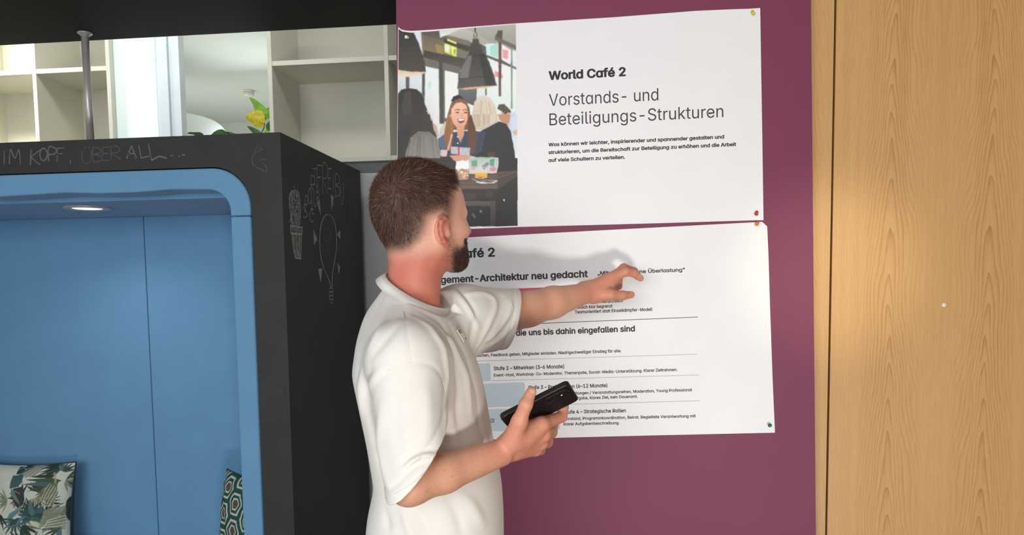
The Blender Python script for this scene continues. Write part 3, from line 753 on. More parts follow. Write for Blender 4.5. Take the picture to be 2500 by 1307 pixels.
for st_ in [[(80, 90), (100, 95), (95, 110)], [(60, 250), (85, 300)], [(75, 470), (125, 475)], [(120, 490), (135, 600)], [(50, 590), (110, 570), (112, 620)], [(55, 650), (80, 655), (75, 690)],
                      [(75, 1010), (130, 1050)], [(75, 1075), (120, 1080), (130, 1100)], [(70, 1210), (75, 1260), (120, 1265), (150, 1215), (120, 1195)]]: chalk('chalk_trace', [st_], M_GHOST, 'front', *Z5, w=.006)
# ------------------------------------------------------------------ a small painter for printed pictures and fabrics
class Img:
    def __init__(s, w, h, col): s.a = np.empty((h, w, 3)); s.a[:] = col; s.w = w; s.h = h; s.T = lambda p: p
    def mask(s, pts, ss=2):
        p = np.array([s.T(q) for q in pts], float)
        x0, y0 = np.maximum(np.floor(p.min(0)).astype(int) - 1, 0); x1, y1 = np.minimum(np.ceil(p.max(0)).astype(int) + 2, [s.w, s.h])
        if x1 <= x0 or y1 <= y0: return None
        n = ss; xs = x0 + (np.arange((x1 - x0) * n) + .5) / n; ys = y0 + (np.arange((y1 - y0) * n) + .5) / n
        X, Y = np.meshgrid(xs, ys); ins = np.zeros(X.shape, bool)
        for (ax, ay), (bx, by) in zip(p, np.roll(p, -1, 0)):
            if ay == by: continue
            ins ^= ((ay > Y) != (by > Y)) & (X < (bx - ax) * (Y - ay) / (by - ay) + ax)
        m_ = ins.reshape(y1 - y0, n, x1 - x0, n).mean((1, 3))
        return x0, y0, x1, y1, m_
    def poly(s, pts, col, col2=None, ax=1, alpha=1.0):
        r = s.mask(pts)
        if r is None: return
        x0, y0, x1, y1, m_ = r; m_ = m_[..., None] * alpha
        c = np.array(col, float)
        if col2 is not None:
            t = np.linspace(0, 1, (y1 - y0) if ax == 1 else (x1 - x0)); t = t[:, None, None] if ax == 1 else t[None, :, None]
            c = c * (1 - t) + np.array(col2, float) * t
        s.a[y0:y1, x0:x1] = s.a[y0:y1, x0:x1] * (1 - m_) + c * m_
    def ell(s, cx, cy, rx, ry, col, col2=None, ax=1, alpha=1.0, rot=0.0):
        c, n = math.cos(rot), math.sin(rot)
        s.poly([(cx + rx * math.cos(k * .2618) * c - ry * math.sin(k * .2618) * n, cy + rx * math.cos(k * .2618) * n + ry * math.sin(k * .2618) * c) for k in range(24)], col, col2, ax, alpha)
    def line(s, pts, w, col, alpha=1.0):
        for a, b_ in zip(pts[:-1], pts[1:]):
            a = np.array(a, float); b_ = np.array(b_, float); d = b_ - a; L = np.linalg.norm(d)
            if L < 1e-9: continue
            n = np.array([-d[1], d[0]]) / L * w / 2
            s.poly([a - n, b_ - n, b_ + n, a + n], col, alpha=alpha)
    def blur(s, k=1):
        for _ in range(k):
            p = np.pad(s.a, ((1, 1), (1, 1), (0, 0)), 'edge')
            s.a = (p[:-2, 1:-1] + p[2:, 1:-1] + p[1:-1, :-2] + p[1:-1, 2:] + 2 * p[1:-1, 1:-1]) / 6
    def grain(s, k): s.a = np.clip(s.a + rng.normal(0, k, s.a.shape[:2])[..., None], 0, 255)
def lin_np(a):
    a = np.clip(a, 0, 255) / 255.0
    return np.where(a <= .04045, a / 12.92, ((a + .055) / 1.055) ** 2.4)

# ------------------------------------------------------------------ the cafe photograph printed on the upper poster
GX0, GY0, GX1, GY1 = 966, 54, 1268, 564
im = Img(GX1 - GX0, GY1 - GY0, (216, 220, 220))
def TA(p): return (p[0] / 5.228 + 960 - GX0, p[1] / 5.228 + 50 - GY0)
def TB(p): return (p[0] / 4.669 + 960 - GX0, p[1] / 4.669 + 280 - GY0)
im.T = TA
dk = (74, 70, 64)
im.poly([(0, 0), (1600, 0), (1600, 1400), (0, 1400)], (214, 220, 222))
im.poly([(340, 60), (1600, 20), (1600, 400), (1250, 300), (880, 90)], (176, 174, 166), (150, 148, 140))            # ceiling
im.poly([(350, 100), (620, 80), (1100, 330), (1000, 620), (840, 640), (380, 470)], (126, 120, 110))                # beam
im.poly([(350, 110), (600, 100), (690, 220), (690, 300), (380, 190)], (96, 90, 82), (112, 106, 97))
im.poly([(390, 190), (640, 260), (640, 440), (400, 385)], (112, 106, 97), (140, 126, 96))
im.poly([(540, 300), (640, 330), (640, 440), (560, 420)], (176, 150, 90), alpha=.6)
im.poly([(400, 385), (960, 500), (900, 640), (380, 470)], dk, (100, 96, 90))
im.poly([(585, 100), (890, 80), (860, 170), (690, 190), (600, 222)], (196, 196, 192), (222, 222, 220))             # white unit
im.poly([(690, 190), (1240, 330), (1270, 290), (900, 90)], (188, 186, 178), (160, 158, 150))
im.poly([(650, 230), (990, 340), (960, 400), (660, 300)], (80, 76, 68))
im.poly([(690, 235), (815, 285), (805, 305), (690, 258)], (222, 222, 120))
im.poly([(655, 290), (815, 345), (810, 470), (660, 410)], (188, 200, 90), (206, 214, 120))
im.ell(690, 355, 30, 50, (244, 246, 214)); im.ell(762, 380, 28, 44, (236, 240, 170)); im.poly([(735, 360), (745, 360), (745, 440), (735, 440)], (120, 140, 40)); im.poly([(775, 370), (800, 380), (790, 430), (770, 420)], (150, 170, 60))
im.poly([(1120, 300), (1600, 560), (1600, 640), (1120, 440)], (104, 102, 98))                                        # window band right
im.poly([(1185, 300), (1350, 290), (1350, 500), (1190, 440)], (200, 222, 218)); im.poly([(1235, 340), (1335, 280), (1335, 480), (1240, 440)], (150, 205, 190), alpha=.7)
im.poly([(1375, 300), (1510, 380), (1500, 570), (1380, 500)], (222, 222, 224)); im.poly([(1400, 370), (1470, 385), (1465, 500), (1400, 480)], (214, 130, 140), alpha=.7)
im.poly([(1525, 390), (1580, 410), (1580, 610), (1525, 580)], (214, 220, 222))
im.poly([(1190, 540), (1580, 640), (1580, 1300), (1190, 1300)], (226, 230, 230), (202, 214, 210))
im.poly([(1300, 640), (1400, 700), (1400, 740), (1300, 720)], (216, 120, 124), alpha=.7)
im.poly([(1345, 250), (1385, 250), (1380, 970), (1350, 970)], (110, 84, 82)); im.poly([(1505, 360), (1525, 360), (1525, 1130), (1505, 1130)], (130, 140, 136))
im.poly([(1340, 130), (1400, 130), (1390, 260), (1300, 220)], (96, 92, 84)); im.poly([(1300, 200), (1580, 330), (1580, 380), (1300, 250)], (116, 112, 104))
# doors at the left
im.poly([(380, 470), (860, 600), (870, 1320), (370, 1320)], (118, 114, 108), (98, 98, 96))
im.poly([(410, 585), (585, 625), (595, 1320), (400, 1320)], (214, 222, 222), (226, 232, 232)); im.poly([(660, 640), (830, 680), (835, 1010), (760, 1000), (690, 1250), (665, 1250)], (224, 230, 230))
im.poly([(588, 520), (632, 530), (645, 1320), (600, 1320)], (84, 82, 78)); im.ell(465, 830, 22, 50, (150, 205, 190), alpha=.5)
im.poly([(45, 710), (380, 690), (380, 1000), (45, 1000)], (206, 214, 218)); im.poly([(165, 725), (210, 725), (210, 900), (165, 900)], (100, 98, 96)); im.poly([(370, 690), (400, 690), (405, 960), (370, 950)], (88, 86, 82))
im.poly([(250, 130), (355, 110), (360, 380), (330, 300)], (206, 212, 220)); im.poly([(835, 880), (1075, 870), (1060, 1100), (835, 1010)], (112, 114, 116), (90, 92, 94)); im.poly([(1070, 880), (1200, 860), (1200, 980), (1070, 980)], (208, 216, 216)); im.poly([(1175, 870), (1195, 870), (1195, 960), (1175, 960)], (90, 92, 92))
# lamps
im.poly([(60, 90), (245, 120), (330, 300), (400, 520), (420, 665), (240, 660), (45, 630)], (66, 63, 57), (84, 80, 72)); im.poly([(50, 625), (150, 655), (260, 655), (420, 660), (350, 700), (200, 722), (50, 705)], (206, 184, 156), (224, 210, 190))
im.line([(1045, 60), (1050, 160)], 14, (70, 66, 60)); im.line([(1035, 170), (1035, 220), (1070, 220), (1070, 170), (1052, 155)], 8, (80, 74, 62))
im.poly([(1020, 235), (1090, 235), (1105, 300), (1130, 310), (1140, 400), (1160, 440), (975, 440), (970, 400), (990, 300), (1010, 295)], (92, 86, 78), (78, 76, 72))
im.poly([(960, 430), (1170, 420), (1230, 540), (1290, 700), (1325, 835), (1180, 850), (900, 885), (820, 875), (835, 740), (880, 600)], (76, 74, 72), (98, 96, 94))
im.poly([(960, 450), (1010, 450), (960, 740), (850, 740), (880, 600)], (150, 150, 150), alpha=.55); im.poly([(1100, 440), (1165, 430), (1310, 830), (1180, 840)], (64, 62, 60), alpha=.8)
im.line([(835, 750), (1010, 735), (1290, 700)], 5, (60, 58, 56)); im.poly([(825, 875), (980, 855), (1200, 838), (1320, 836), (1180, 862), (920, 888)], (214, 170, 132))
im.blur(1)
# guests
im.poly([(55, 950), (110, 885), (200, 868), (300, 880), (370, 940), (410, 1080), (450, 1180), (510, 1310), (520, 1420), (55, 1420)], (62, 58, 54), (74, 68, 62))
im.poly([(150, 920), (230, 900), (240, 1200), (140, 1300), (110, 1100)], (104, 96, 90), alpha=.5); im.line([(430, 1150), (500, 1280)], 22, (190, 186, 180), .8)
im.poly([(740, 1030), (770, 975), (840, 950), (900, 1000), (880, 1060)], (52, 50, 50))
im.poly([(1010, 1200), (1040, 1040), (1090, 975), (1170, 960), (1240, 990), (1300, 1080), (1330, 1250), (1380, 1400), (1000, 1400)], (208, 198, 182), (190, 178, 160))
for k in range(26):
    x = 1030 + k * 12; im.line([(x * .5 + 575, 990 + abs(k - 12) * 6), (x, 1340)], 5, random.choice([(228, 222, 210), (160, 146, 126), (190, 176, 154)]), .6)
im.ell(1440, 1250, 70, 120, (196, 158, 134)); im.poly([(1330, 1130), (1350, 1075), (1420, 1070), (1500, 1150), (1510, 1180), (1460, 1180), (1430, 1210), (1400, 1170)], (96, 84, 74)); im.poly([(1480, 1200), (1560, 1170), (1580, 1500), (1480, 1500)], (186, 198, 222))
im.poly([(700, 1320), (700, 1200), (730, 1090), (790, 1020), (860, 995), (930, 1030), (975, 1120), (990, 1260), (985, 1400), (680, 1400)], (134, 98, 72), (120, 84, 58))
im.poly([(740, 1200), (745, 1130), (800, 1060), (870, 1045), (930, 1080), (955, 1150), (955, 1250), (930, 1330), (870, 1390), (800, 1360), (750, 1280)], (226, 186, 164), (210, 164, 140))
im.poly([(710, 1210), (745, 1205), (750, 1262), (730, 1268)], (214, 160, 134))
for ex in (822, 925): im.ell(ex, 1178, 24, 8, (70, 52, 44)); im.line([(ex - 34, 1150), (ex, 1138), (ex + 32, 1148)], 8, (96, 66, 48))
im.line([(878, 1180), (886, 1220), (862, 1228)], 7, (190, 136, 112)); im.poly([(820, 1262), (915, 1250), (905, 1300), (870, 1318), (835, 1305)], (150, 70, 66)); im.poly([(830, 1265), (908, 1257), (900, 1280), (840, 1285)], (248, 244, 240))
im.T = TB
im.poly([(40, 470), (720, 470), (720, 1290), (40, 1290)], (58, 50, 44), (42, 38, 34))
im.poly([(50, 0), (420, 0), (440, 120), (500, 250), (520, 420), (50, 480)], (72, 66, 60), (66, 60, 56))
im.poly([(140, 480), (140, 380), (190, 270), (290, 190), (420, 200), (500, 270), (545, 400), (540, 500), (140, 500)], (128, 126, 118), (150, 148, 138))
for k in range(14): im.line([(200 + k * 22, 230 + abs(k - 7) * 8), (160 + k * 28, 480)], 9, random.choice([(170, 168, 158), (104, 102, 96), (150, 148, 140)]), .5)
im.poly([(50, 200), (200, 120), (190, 300), (130, 480), (50, 500)], (58, 54, 50), alpha=.9)
im.poly([(440, 90), (500, 130), (520, 260), (490, 240)], (190, 150, 128), alpha=.7); im.poly([(520, 260), (540, 160), (600, 70), (640, 200)], (206, 190, 180))
im.poly([(510, 280), (580, 230), (700, 200), (820, 190), (960, 190), (1040, 260), (1020, 480), (560, 480), (540, 420)], (62, 76, 96), (56, 66, 84))
im.poly([(510, 280), (580, 235), (620, 300), (600, 410), (545, 400)], (96, 122, 150), alpha=.8)
im.poly([(720, 110), (820, 120), (810, 230), (770, 330), (735, 240)], (206, 160, 134), (190, 142, 116))
im.poly([(620, 0), (665, 40), (700, 130), (680, 250), (660, 420), (600, 400), (580, 250), (600, 120)], (160, 116, 76), (140, 98, 62)); im.poly([(860, 60), (890, 0), (930, 130), (960, 260), (925, 440), (890, 460), (850, 300)], (96, 68, 48), (110, 78, 54))
for k in range(8): im.line([(640 + k * 4, 20), (600 + k * 9, 400)], 4, random.choice([(196, 150, 104), (110, 76, 48)]), .5)
for y in (255, 328): im.ell(738, y, 9, 9, (230, 232, 236))
im.poly([(640, 470), (760, 460), (900, 470), (860, 520), (800, 540), (700, 530)], (200, 152, 128))
im.poly([(660, 365), (880, 382), (875, 470), (660, 450)], (196, 202, 206))
for k in range(13): im.line([(674 + k * 17, 366 + k), (672 + k * 17, 450 + k * 1.5)], 6, (120, 128, 136), .8)
im.poly([(738, 372), (762, 374), (756, 470), (736, 468)], (196, 60, 110)); im.poly([(540, 405), (625, 405), (610, 480), (550, 480)], (210, 190, 190)); im.line([(672, 225), (625, 410)], 18, (224, 196, 190)); im.line([(672, 225), (625, 410)], 6, (190, 120, 116), .7)
# man and woman in black at the right
im.poly([(890, 0), (1200, 0), (1180, 90), (960, 170), (930, 100)], (196, 184, 166)); 
for k in range(16): im.line([(930 + k * 16, 0), (945 + k * 14, 150 - k * 4)], 5, random.choice([(226, 220, 208), (140, 124, 104), (178, 164, 144)]), .7)
im.poly([(1000, 190), (1080, 150), (1210, 80), (1290, 110), (1340, 190), (1385, 420), (1390, 500), (1420, 500), (1420, 640), (1000, 640), (940, 480), (960, 240)], (56, 54, 60), (44, 42, 42))
im.poly([(950, 190), (1060, 200), (1010, 420), (930, 470)], (72, 78, 96), alpha=.8)
im.poly([(1200, 0), (1340, 0), (1330, 80), (1290, 110), (1210, 60)], (186, 140, 112)); im.poly([(1340, 40), (1420, 0), (1420, 480), (1385, 420)], (192, 202, 222), (206, 212, 224)); im.poly([(1360, 190), (1420, 170), (1420, 230), (1380, 240)], (206, 168, 148))
im.blur(1)
im.poly([(1170, 560), (1420, 500), (1420, 1280), (1170, 1280)], (40, 38, 36))
# table and tableware
im.poly([(690, 640), (1200, 655), (1420, 640), (1185, 850), (690, 860)], (94, 80, 70), (108, 90, 78))
for k in range(9): im.line([(700, 690 + k * 18), (1200, 680 + k * 20)], 4, random.choice([(70, 58, 50), (134, 114, 98)]), .5)
im.poly([(1200, 690), (1420, 640), (1420, 700), (1190, 860)], (78, 66, 58)); im.line([(1200, 720), (1400, 655)], 9, (150, 132, 116), .5)
im.poly([(690, 850), (1185, 850), (1190, 980), (690, 985)], (60, 52, 46), (50, 44, 40)); im.poly([(820, 900), (950, 905), (945, 970), (820, 970)], (92, 70, 54), alpha=.6); im.ell(1100, 910, 50, 36, (84, 74, 66), alpha=.6)
im.poly([(690, 980), (1420, 980), (1420, 1275), (690, 1280)], (40, 36, 33)); im.poly([(720, 985), (1110, 990), (1110, 1050), (820, 1045), (720, 1045)], (98, 94, 90), (80, 76, 72)); im.poly([(1110, 985), (1170, 985), (1170, 1270), (1105, 1275)], (86, 82, 78), (58, 54, 52))
im.poly([(1190, 860), (1420, 700), (1420, 1275), (1170, 1275)], (50, 44, 40), (36, 32, 30)); im.ell(1265, 978, 8, 13, (216, 212, 200)); im.line([(900, 1130), (940, 1180)], 26, (110, 108, 104), .8); im.ell(1000, 1105, 16, 18, (120, 116, 110))
im.poly([(860, 500), (930, 485), (1200, 490), (1205, 570), (1180, 670), (870, 680)], (176, 180, 180), (196, 196, 194)); im.poly([(890, 530), (960, 520), (960, 600), (900, 590)], (90, 150, 120), alpha=.8); im.poly([(1100, 520), (1160, 500), (1150, 600), (1105, 580)], (80, 156, 120), alpha=.9); im.line([(930, 495), (1020, 505), (1130, 490)], 16, (120, 190, 150), .9)
im.poly([(1010, 590), (1080, 540), (1100, 560), (1040, 640)], (120, 124, 128), alpha=.8); im.ell(1140, 625, 40, 24, (214, 120, 140), alpha=.8); im.ell(920, 610, 26, 20, (206, 150, 150), alpha=.8); im.poly([(1080, 430), (1170, 430), (1170, 480), (1080, 480)], (90, 62, 48))
im.poly([(710, 600), (740, 540), (800, 520), (870, 560), (850, 620), (720, 630)], (222, 226, 230)); im.poly([(710, 630), (870, 620), (850, 740), (760, 750), (715, 720)], (170, 150, 124))
for k in range(60): im.ell(random.uniform(720, 860), random.uniform(625, 735), random.uniform(6, 14), random.uniform(5, 11), random.choice([(220, 200, 160), (200, 160, 100), (206, 120, 120), (236, 226, 206), (150, 120, 80)]), alpha=.8)
im.poly([(930, 590), (1080, 590), (1075, 720), (935, 720)], (206, 206, 200), alpha=.35); im.poly([(935, 668), (1072, 664), (1068, 715), (940, 715)], (232, 176, 60), (214, 150, 40)); im.line([(935, 720), (1000, 732), (1068, 715)], 10, (224, 220, 208), .8)
im.poly([(935, 770), (1060, 745), (1200, 755), (1150, 785), (1000, 790)], (196, 196, 190)); im.poly([(960, 765), (1060, 750), (1170, 758), (1120, 778)], (96, 100, 104)); im.line([(900, 735), (980, 770)], 10, (200, 198, 190), .8)
im.blur(1); im.grain(2.5)
# the print washes out a little on paper
im.a = np.clip((im.a - 118) * 1.26 + 118, 14, 250)
def inside(px, py, poly):
    r = np.zeros(px.shape, bool); p = np.array(poly, float)
    for (ax, ay), (bx, by) in zip(p, np.roll(p, -1, 0)):
        if ay == by: continue
        r ^= ((ay > py) != (by > py)) & (px < (bx - ax) * (py - ay) / (by - ay) + ax)
    return r
nu, nv = 250, 410
uu, vv = np.meshgrid(np.linspace(0, 1, nu), np.linspace(0, 1, nv))
xl_ = 973.2 + (968.6 - 973.2) * vv; xr_ = 1259 + (1265.5 - 1259) * vv
XX = xl_ + (xr_ - xl_) * uu
yt_ = np.interp(XX, [968, 973, 982, 1004, 1050, 1259, 1266], [69, 71, 77, 80, 77, 59, 58.6]); yb_ = np.interp(XX, [968, 1140, 1266], [563.5, 556, 551.5])
YY = yt_ + (yb_ - yt_) * vv
dirs = np.stack([(XX - PPX) / F, -(YY - PPY) / F, -np.ones_like(XX)], -1) @ RW.T
pos = CAM + dirs * ((PY - .0002) / dirs[..., 1])[..., None]
ii = np.clip(np.round(YY - GY0).astype(int), 0, im.h - 1); jj = np.clip(np.round(XX - GX0).astype(int), 0, im.w - 1)
cols = lin_np(im.a[ii, jj])
idx = np.arange(nu * nv).reshape(nv, nu)
fq = np.stack([idx[:-1, :-1], idx[1:, :-1], idx[1:, 1:], idx[:-1, 1:]], -1).reshape(-1, 4)
obj('photo_print', pos.reshape(-1, 3), fq, mat_attr('photo_print', 0.42, 0.4), po1, cols=cols.reshape(-1, 3))

# ------------------------------------------------------------------ cushions
def pillow_mesh(w, h, thick, n, pinch=0.06):
    u = np.linspace(-1, 1, n); U, V = np.meshgrid(u, u)
    prof = np.clip((1 - np.abs(U) ** 2.6) * (1 - np.abs(V) ** 2.6), 0, 1) ** 0.5
    cor = (np.abs(U) ** 2) * (np.abs(V) ** 2)
    X = U * w / 2 * (1 - pinch * (1 - V ** 2) * np.abs(U) ** 3 * 1.0)
    Z = V * h / 2 * (1 - pinch * (1 - U ** 2) * np.abs(V) ** 3 * 1.0)
    wr = 0.0022 * np.sin(U * 17 + V * 9) * np.abs(U) * (1 - np.abs(U)) * 4 + 0.002 * np.sin(V * 21 - U * 5) * np.abs(V) * (1 - np.abs(V)) * 4
    Yf = -(thick / 2) * prof - wr * (prof > 0); Yb = (thick / 2) * prof
    f = np.stack([X, Yf, Z], -1).reshape(-1, 3); b_ = np.stack([X, Yb, Z], -1).reshape(-1, 3)
    idx = np.arange(n * n).reshape(n, n)
    q = np.stack([idx[:-1, :-1], idx[:-1, 1:], idx[1:, 1:], idx[1:, :-1]], -1).reshape(-1, 4)
    return f, b_, q, (U + 1) / 2, (1 - V) / 2
def cushion(name, label, img, center, rotz, lean, w, h, thick, back_col, n=230):
    f, b_, q, uu, vv = pillow_mesh(w, h, thick, n)
    ii = np.clip((vv * (img.h - 1)).round().astype(int), 0, img.h - 1); jj = np.clip((uu * (img.w - 1)).round().astype(int), 0, img.w - 1)
    cf = lin_np(img.a[ii, jj]).reshape(-1, 3)
    M_ = Matrix.Rotation(rotz, 3, 'Z') @ Matrix.Rotation(lean, 3, 'X'); A = np.array(M_)
    v = np.concatenate([f, b_]) @ A.T + np.asarray(center)
    fc = np.concatenate([q, q[:, ::-1] + n * n])
    cb = np.empty_like(cf); cb[:] = lin(back_col)
    t = thing(name, label, 'cushion', center)
    obj('cover', v, fc, mat_attr('fabric_' + name, 0.9, 0.15, bump=.25, bscale=700), t, smooth=True, cols=np.concatenate([cf, cb]))
    ring = [f[idx] @ A.T + np.asarray(center) for idx in list(range(0, n, 6)) + [k * n + n - 1 for k in range(0, n, 6)] + [n * n - 1 - k for k in range(0, n, 6)] + [(n - 1 - k) * n for k in range(0, n, 6)]]
    MB().tube(ring + ring[:1], .0035, 6, False).build('piping', mat('piping_dark', (46, 62, 60), .8), t, smooth=True)
    return t
S = 620
im2 = Img(S, S, (204, 208, 194))
zz = 1957.0
im2.T = lambda p: ((1 - (1050 - p[0]) / zz) * S, (p[1] - 90) / zz * S)
G1, G2, G3, G4, G5 = (72, 92, 78), (52, 70, 62), (128, 134, 108), (96, 122, 128), (60, 66, 62)
def spear(a, b_, w, col, col2=None):
    a = np.array(a, float); b_ = np.array(b_, float); d = b_ - a; n = np.array([-d[1], d[0]]); n /= np.linalg.norm(n)
    im2.poly([a, a + d * .25 + n * w, a + d * .6 + n * w * .8, b_, a + d * .6 - n * w * .8, a + d * .25 - n * w], col, col2)
def frond(base, ang, L, spread, nl, w, cols_):
    for k in range(nl):
        t = ang + spread * (k / (nl - 1) - .5); spear(base, (base[0] + L * math.cos(t) * random.uniform(.8, 1), base[1] + L * math.sin(t) * random.uniform(.8, 1)), w, random.choice(cols_))
random.seed(5)
for k in range(16): frond((random.uniform(-900, 1000), random.uniform(700, 2000)), random.uniform(0, 6.28), random.uniform(250, 460), random.uniform(1.5, 4), 9, 24, random.choice([[G1, G2], [G3, (150, 154, 130)], [G4, G1], [G2, G5]]))
for k in range(9): frond((random.uniform(-100, 900), random.uniform(120, 1250)), random.uniform(0, 6.28), random.uniform(180, 320), random.uniform(1.5, 3), 8, 20, random.choice([[G1, G2], [G3, (150, 154, 130)], [G4, G1], [G2, G5]]))
im2.poly([(0, 120), (300, 130), (200, 230), (0, 290)], G2); im2.line([(0, 190), (90, 140), (150, 180)], 14, (128, 150, 152)); im2.line([(120, 200), (200, 150), (280, 170)], 10, (150, 168, 166))
for k in range(7): im2.line([(560 - k * 45, 100), (330 - k * 60, 330 + k * 6)], 26, (150, 152, 132) if k % 2 else (110, 116, 98), .85)
frond((880, 130), 2.75, 520, .9, 7, 34, [G1, G2]); frond((900, 420), 3.0, 640, .35, 4, 46, [G1, (78, 104, 98), G2])
spear((830, 480), (170, 480), 46, (84, 108, 104)); spear((820, 420), (220, 390), 36, G1); spear((800, 330), (280, 330), 34, G2)
frond((850, 460), 2.2, 560, .75, 8, 30, [(128, 134, 104), (110, 116, 90), (150, 152, 124)]); frond((860, 640), 2.35, 330, 1.0, 7, 16, [(140, 142, 120), (118, 122, 100)])
for k in range(6): im2.line([(700 + k * 40, 470 + k * 25), (530 + k * 55, 860)], 9, (222, 220, 200), .9)
frond((960, 420), .2, 300, 2.4, 8, 20, [(140, 146, 122), G1, (170, 172, 150)]); frond((880, 250), -1.2, 230, 2.2, 6, 26, [G1, G4, G2]); im2.line([(740, 260), (800, 470)], 40, (176, 166, 128), .8)
spear((60, 300), (170, 420), 70, (70, 96, 98)); im2.poly([(-60, 300), (90, 310), (180, 430), (60, 560), (-60, 560)], (72, 98, 100)); im2.line([(-40, 570), (120, 530), (190, 450)], 12, (214, 216, 206))
im2.poly([(20, 560), (200, 520), (250, 620), (265, 760), (230, 870), (150, 910), (60, 880), (20, 700)], (66, 68, 64)); spear((-40, 560), (190, 880), 40, (104, 128, 130)); im2.line([(0, 760), (110, 900)], 8, (206, 196, 150)); im2.line([(40, 600), (170, 660)], 7, (206, 196, 160))
frond((440, 1080), -1.57, 330, 4.3, 13, 44, [(60, 86, 84), (74, 102, 100), (56, 76, 72)]); spear((440, 1080), (370, 760), 60, (90, 118, 118))
spear((-60, 1120), (230, 920), 52, (104, 136, 142)); spear((-80, 1280), (330, 1070), 60, (96, 128, 142)); im2.poly([(0, 1180), (90, 1130), (140, 1100), (200, 1100), (120, 1220), (0, 1260)], (48, 66, 64), alpha=.7)
for k in range(10): im2.line([(420 + k * 18, 1300), (330 + k * 34, 1150 + abs(k - 5) * 12)], 7, (206, 190, 140), .9)
im2.poly([(640, 980), (820, 900), (1010, 930), (1010, 1300), (560, 1300)], (150, 154, 128), alpha=.8)
for k in range(7): im2.line([(1010, 960 + k * 60), (760 - k * 16, 1060 + k * 45), (690 - k * 20, 1300)], 12, random.choice([(222, 220, 206), (108, 116, 92), (128, 134, 108)]), .85)
im2.line([(560, 890), (1000, 880)], 14, (222, 222, 212), .8); im2.line([(640, 900), (1010, 860)], 8, (160, 160, 146), .8)
im2.blur(1)
cl_x = P(150, 1135, 3.00)[0] - 0.205; cl_z = P(100, 1136, 3.00)[2]
cushion('leaf_cushion', 'square cushion printed with green tropical leaves on the alcove seat', im2, (cl_x, 3.035, cl_z - 0.222), 0.05, -0.16, 0.43, 0.44, 0.15, (72, 92, 78), 300)
S2 = 420
u_, v_ = np.meshgrid(np.arange(S2) / S2, np.arange(S2) / S2)
im3 = Img(S2, S2, (40, 84, 78))
hx = 0.30; hy = 0.25
best = np.full(u_.shape, 9.0)
for i in range(-1, 7):
    for j in range(-1, 8):
        cx = i * hx * 0.75; cy = j * hy + (hy / 2 if i % 2 else 0)
        dx = np.abs(u_ - cx) / hx * 2; dy = np.abs(v_ - cy) / hy * 2
        best = np.minimum(best, np.maximum(dy, dx + dy * .5))
im3.a[(best > .66) & (best < .82)] = (206, 200, 186); im3.a[best < .44] = (206, 200, 186); im3.a[best < .32] = (92, 82, 70)
im3.blur(1)
cr_p = P(556, 1150, 2.93)
cw = 0.40; ang = -0.62
cc = np.array([cr_p[0] + cw / 2 * math.cos(ang), 2.93 + cw / 2 * math.sin(ang) , cr_p[2] - 0.205])
cc = cc + [-0.022, 0, 0.004]
cushion('hexagon_cushion', 'dark teal cushion with cream hexagon pattern leaning inside the right jamb', im3, cc, ang, -0.10, cw, 0.41, 0.13, (40, 84, 78), 260)
# ------------------------------------------------------------------ the man: one implicit surface, polygonised
def smin(a, b, k):
    h = np.maximum(k - np.abs(a - b), 0) / k
    return np.minimum(a, b) - h * h * k * 0.25
def smax(a, b, k): return -smin(-a, -b, k)
class Cone:                          # capsule with two radii
    def __init__(s, a, b, ra, rb, k=.02):
        s.a = np.asarray(a, np.float32); s.b = np.asarray(b, np.float32); s.ra = ra; s.rb = rb; s.k = k
        s.c = (s.a + s.b) / 2; s.R = np.linalg.norm(s.b - s.a) / 2 + max(ra, rb); s.sub = False
    def d(s, p):
        ab = s.b - s.a; q = p - s.a
        t = np.clip(q @ ab / (ab @ ab + 1e-12), 0, 1)
        return np.linalg.norm(q - t[:, None] * ab, axis=1) - (s.ra + (s.rb - s.ra) * t)
class Ell:
    def __init__(s, c, ax, r, k=.02, sub=False):
        s.c = np.asarray(c, np.float32); s.A = np.asarray(ax, np.float32); s.r = np.asarray(r, np.float32); s.k = k; s.R = max(r); s.sub = sub
    def d(s, p):
        q = (p - s.c) @ s.A.T
        k0 = np.linalg.norm(q / s.r, axis=1); k1 = np.linalg.norm(q / (s.r * s.r), axis=1) + 1e-9
        return k0 * (k0 - 1) / k1
def union(prims, p, c=None, R=None):
    d = np.full(len(p), 1.0, np.float32)
    for q in prims:
        if c is not None and np.linalg.norm(q.c - c) - q.R > R + 0.05: continue
        e_ = q.d(p).astype(np.float32)
        d = smax(d, -e_, q.k) if q.sub else smin(d, e_, q.k)
    return d
